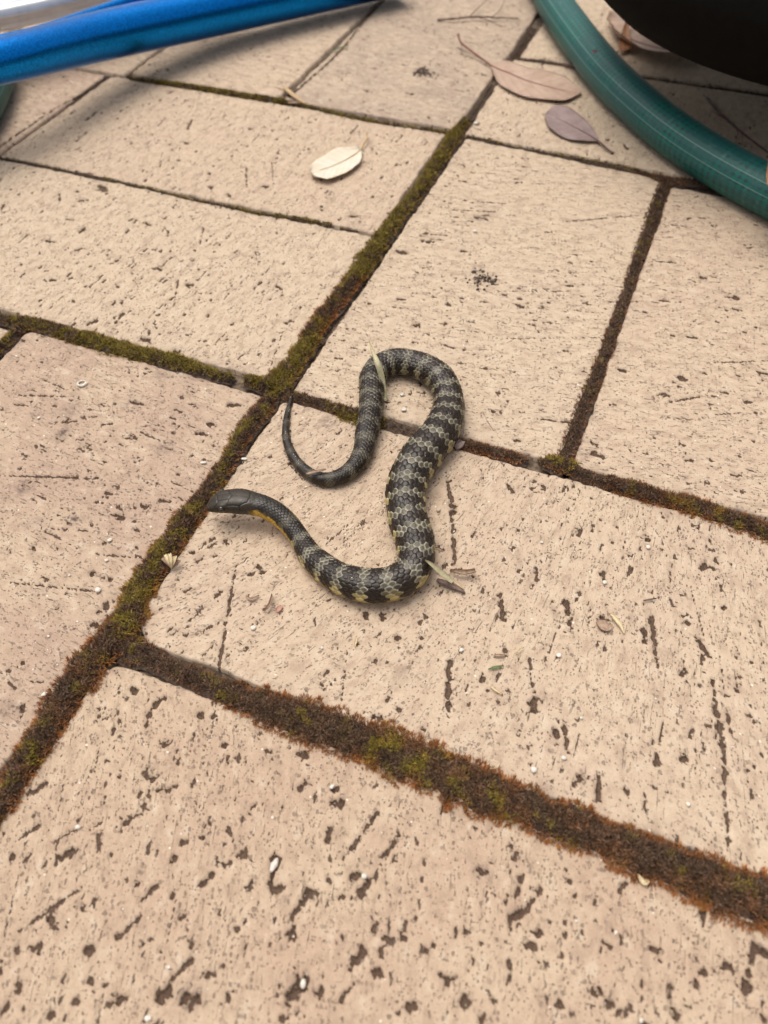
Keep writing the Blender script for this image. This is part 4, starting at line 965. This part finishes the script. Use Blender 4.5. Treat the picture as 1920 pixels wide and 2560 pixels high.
twig('pair of small twig stubs below the curled leaf beyond the hose', [([(1322,176,.8),(1330,160,2),(1336,150,3)], .5, .3), ([(1352,172,.8),(1348,158,2),(1345,146,3)], .5, .3)], twigm)
twig('curled cream root hair lying on the green moss at the centre bottom', [([(1052,1652,3),(1062,1645,4),(1078,1648,4),(1072,1658,3.4),(1058,1660,3)], .14, .1)], pale, 'root_hair', 'root hair')

# white chips and shells
white = simple_mat('white_chip', (.74, .69, .60), (.62, .55, .46), 700, .55, bump=.0002)
buff = simple_mat('buff_chip', (.60, .47, .34), (.5, .38, .27), 700, .8)
crumb = simple_mat('dirt_crumb', (.06, .042, .032), (.13, .09, .065), 900, .95)
def stone_mesh(sd, k=7, fl=.6, elong=1.0):
    R = np.random.default_rng(sd); a = np.linspace(0, math.pi, k); b_ = np.linspace(0, 2*math.pi, k+3, endpoint=False)
    A, B = np.meshgrid(a, b_, indexing='ij')
    rr = 1+.22*(vnoise(A*1.7+sd, np.cos(B)*2+5, sd)-.5)*2
    P = np.stack([np.sin(A)*np.cos(B)*rr*elong, np.sin(A)*np.sin(B)*rr, np.cos(A)*rr*fl], -1).reshape(-1, 3)
    return P, gridfaces(k, k+3, True)[:, ::-1]
CH = [(547,1357,7,'white chip sitting in a pit on the brick below the neck',1.2),(1153,1664,8,'largest white chip, above the wide mossy joint at lower right',1.1),(1218,1638,6.5,'white chip right of the largest one above the mossy joint',1),
 (787,1893,7.5,'white chip at a gouge near the middle of the bottom brick',1.0),(1400,1183,6.5,'white chip in a shallow pit at the right below the mossy joint',1.1),(1306,1259,6.5,'white chip under a dark pit right of the lower bend',1),
 (655,2125,9,'white chip in the big gouge at the bottom',1.3),(168,1787,6.5,'white chip at the left of the bottom brick near the gouges',1.2),(238,1167,5.5,'white flake on the pinkish brick left of the moss',1.5),
 (212,1275,7,'oval white chip low on the pinkish brick',1.5),(230,1211,5,'small white chip in the middle of the pinkish brick',1.2),(150,1243,3.5,'tiny round white grain on the pinkish brick',1),
 (84,903,4,'round white grain at the left of the pinkish brick',1),(440,1000,4.5,'long white sliver high on the pinkish brick',2.0),(528,992,4.5,'white sliver by the joint on the pinkish brick',2.0),
 (997,1405,6,'faint white chip between scraps on the big brick',1.1),(1207,1416,7,'white chip in the middle of the big brick right of the snake',1.2),(940,470,0,'',1),
 (1270,462,0,'',1),(1029,268,6,'white pebble at the corner of the top right brick',1.1),(1103,460,0,'',1),(1026,500,5,'white chip on the brick above the snake',1.1),
 (873,886,7,'cream pebble inside the upper loop of the snake',1.1),(868,853,5.5,'small cream pebble above the other inside the upper loop',1.2),(850,1131,6,'white flake inside the tail loop',1.5),
 (947,1102,6,'buff chip right of the body at the tail loop',1.1),(1820/1.1573,1740/1.1573,0,'',1),(1490,1632,0,'',1),(700,1750,0,'',1),(320,2200,8,'white chip at the very bottom edge left of centre',1.2),(1385,2205,6,'white chip at the very bottom right of centre',1),
 (105,1375,4,'tiny white grain left of the upper moss',1),(717,1700,5,'elongated pale chip above the wide moss',1.6),(1006,1297,0,'',1),(365,2090,5,'pale grain at the lower centre brick',1),(1360,1185,0,'',1),(1245,1990,3.5,'tiny white grain on the right of the bottom brick',1),(97,1500,6,'bluish white chip beside the left moss',1.6),
 (1487,1738,6,'white pebble on the big brick at the right edge',1.1),(1170,1172,4,'tiny white grain right of the snake body',1),(1256,1551,4.5,'small white grain in the lower big brick',1),(695,1400,4,'small grey grain below the lower bend',1),(1330,2015,4,'tiny pale grain on the lower right of the bottom brick',1.4),
 (1050,1275,0,'',1),(593,1868,9,'long white shell standing in a gouge at the bottom left',2.4)]
for kk, (x, y, sz, lab, el) in enumerate(CH):
    if sz == 0: continue
    p = atD(x, y, .0003); k_ = DS*depth(p)/FPX; r_ = sz*k_*.78
    P, F = stone_mesh(kk+3, 9, .55, el)
    an = {593: 1.15, 440: .0, 528: -.2, 850: .3, 97: .5}.get(x, kk*1.3)
    ca, sa_ = math.cos(an), math.sin(an)
    P2 = np.stack([P[:, 0]*ca-P[:, 1]*sa_, P[:, 0]*sa_+P[:, 1]*ca, P[:, 2]], -1)*r_
    o = mesh_from('pebble' if 'shell' not in lab else 'shell', P2, F, buff if 'buff' in lab else white); o.location = Vector(p)+Vector((0, 0, r_*.35)); tag(o, lab, 'pebble' if 'shell' not in lab else 'shell')
# white ring shell on the left brick
c0 = atD(177, 828, .0006); rr_ = 9*DS*depth(c0)/FPX
an = np.linspace(.6, 2*math.pi+.1, 30)
P = np.stack([c0[0]+np.cos(an)*rr_, c0[1]+np.sin(an)*rr_*.9, c0[2]+0*an], -1)
V, F = tube(P, np.linspace(.00025, .0007, 30), 8); o = mesh_from('shell_ring', V, F, white); tag(o, 'white ring shaped shell fragment on the left brick below the mossy joint', 'shell')
P, F = stone_mesh(77, 8, .6); 
# crumbs of dirt: two clumps and loose grit round the snake
CV = []; CF = []; co_ = 0
def crumbs(cx, cy, rx, ry, n, s0, s1, z0=0, fn=None):
    global co_
    for _ in range(n):
        x = cx+random.gauss(0, rx); y = cy+random.gauss(0, ry)
        p = atD(x, y, z0); r = random.uniform(s0, s1)/1000
        P, F = stone_mesh(random.randrange(9999), 5, .7)
        CV.append(P*r+p+np.array([0, 0, r*.4])); CF.append(F+co_); co_ += len(P)
crumbs(912, 155, 9, 6, 60, .25, .8); crumbs(925, 163, 12, 5, 30, .2, .6); crumbs(1035, 600, 13, 10, 70, .2, .7); crumbs(1060, 606, 8, 4, 30, .2, .7)
crumbs(1035, 42, 60, 12, 40, .15, .5); crumbs(870, 2000, 600, 200, 30, .1, .3); crumbs(1300, 130, 30, 20, 20, .3, .8)
# debris along both sides of the body
for i_ in range(0, NR, 9):
    for s_ in (-1, 1):
        if random.random() < .5 and sa[i_] > HEADL*2.4:
            p = C[i_, :3]+SD[i_]*s_*C[i_, 3]/1000*random.uniform(.95, 1.25); r = random.uniform(.12, .38)/1000
            P, F = stone_mesh(random.randrange(9999), 5, .7); p = np.array([p[0], p[1], 0.0001])
            CV.append(P*r+p+np.array([0, 0, r*.4])); CF.append(F+co_); co_ += len(P)
o = mesh_from('dirt_crumbs', np.vstack(CV), np.vstack(CF), crumb); o['kind'] = 'stuff'; tag(o, 'dark dirt crumbs scattered and clumped on the bricks', 'dirt')
# pale grit and dry plant bits
CV = []; CF = []; co_ = 0
crumbs(830, 1200, 420, 500, 220, .07, .18); crumbs(400, 1900, 300, 250, 80, .07, .17); crumbs(1100, 250, 300, 120, 70, .12, .35)
for i_ in range(0, NR, 14):       # specks caught on the snake's back
    if random.random() < .33 and sa[i_] > 30:
        t_ = random.uniform(-.9, .9); R_ = C[i_, 3]/1000
        p = C[i_, :3]+SD[i_]*R_*math.sin(t_)*1.02+UP[i_]*R_*math.cos(t_)*1.0; r = random.uniform(.10, .22)/1000
        P, F = stone_mesh(random.randrange(9999), 5, .7); CV.append(P*r+p); CF.append(F+co_); co_ += len(P)
o = mesh_from('grit', np.vstack(CV), np.vstack(CF), white); o['kind'] = 'stuff'; tag(o, 'fine pale grit scattered over bricks and snake', 'grit')
print('tris', sum(len(o.data.polygons)*2 for o in bpy.data.objects if o.type == 'MESH'))
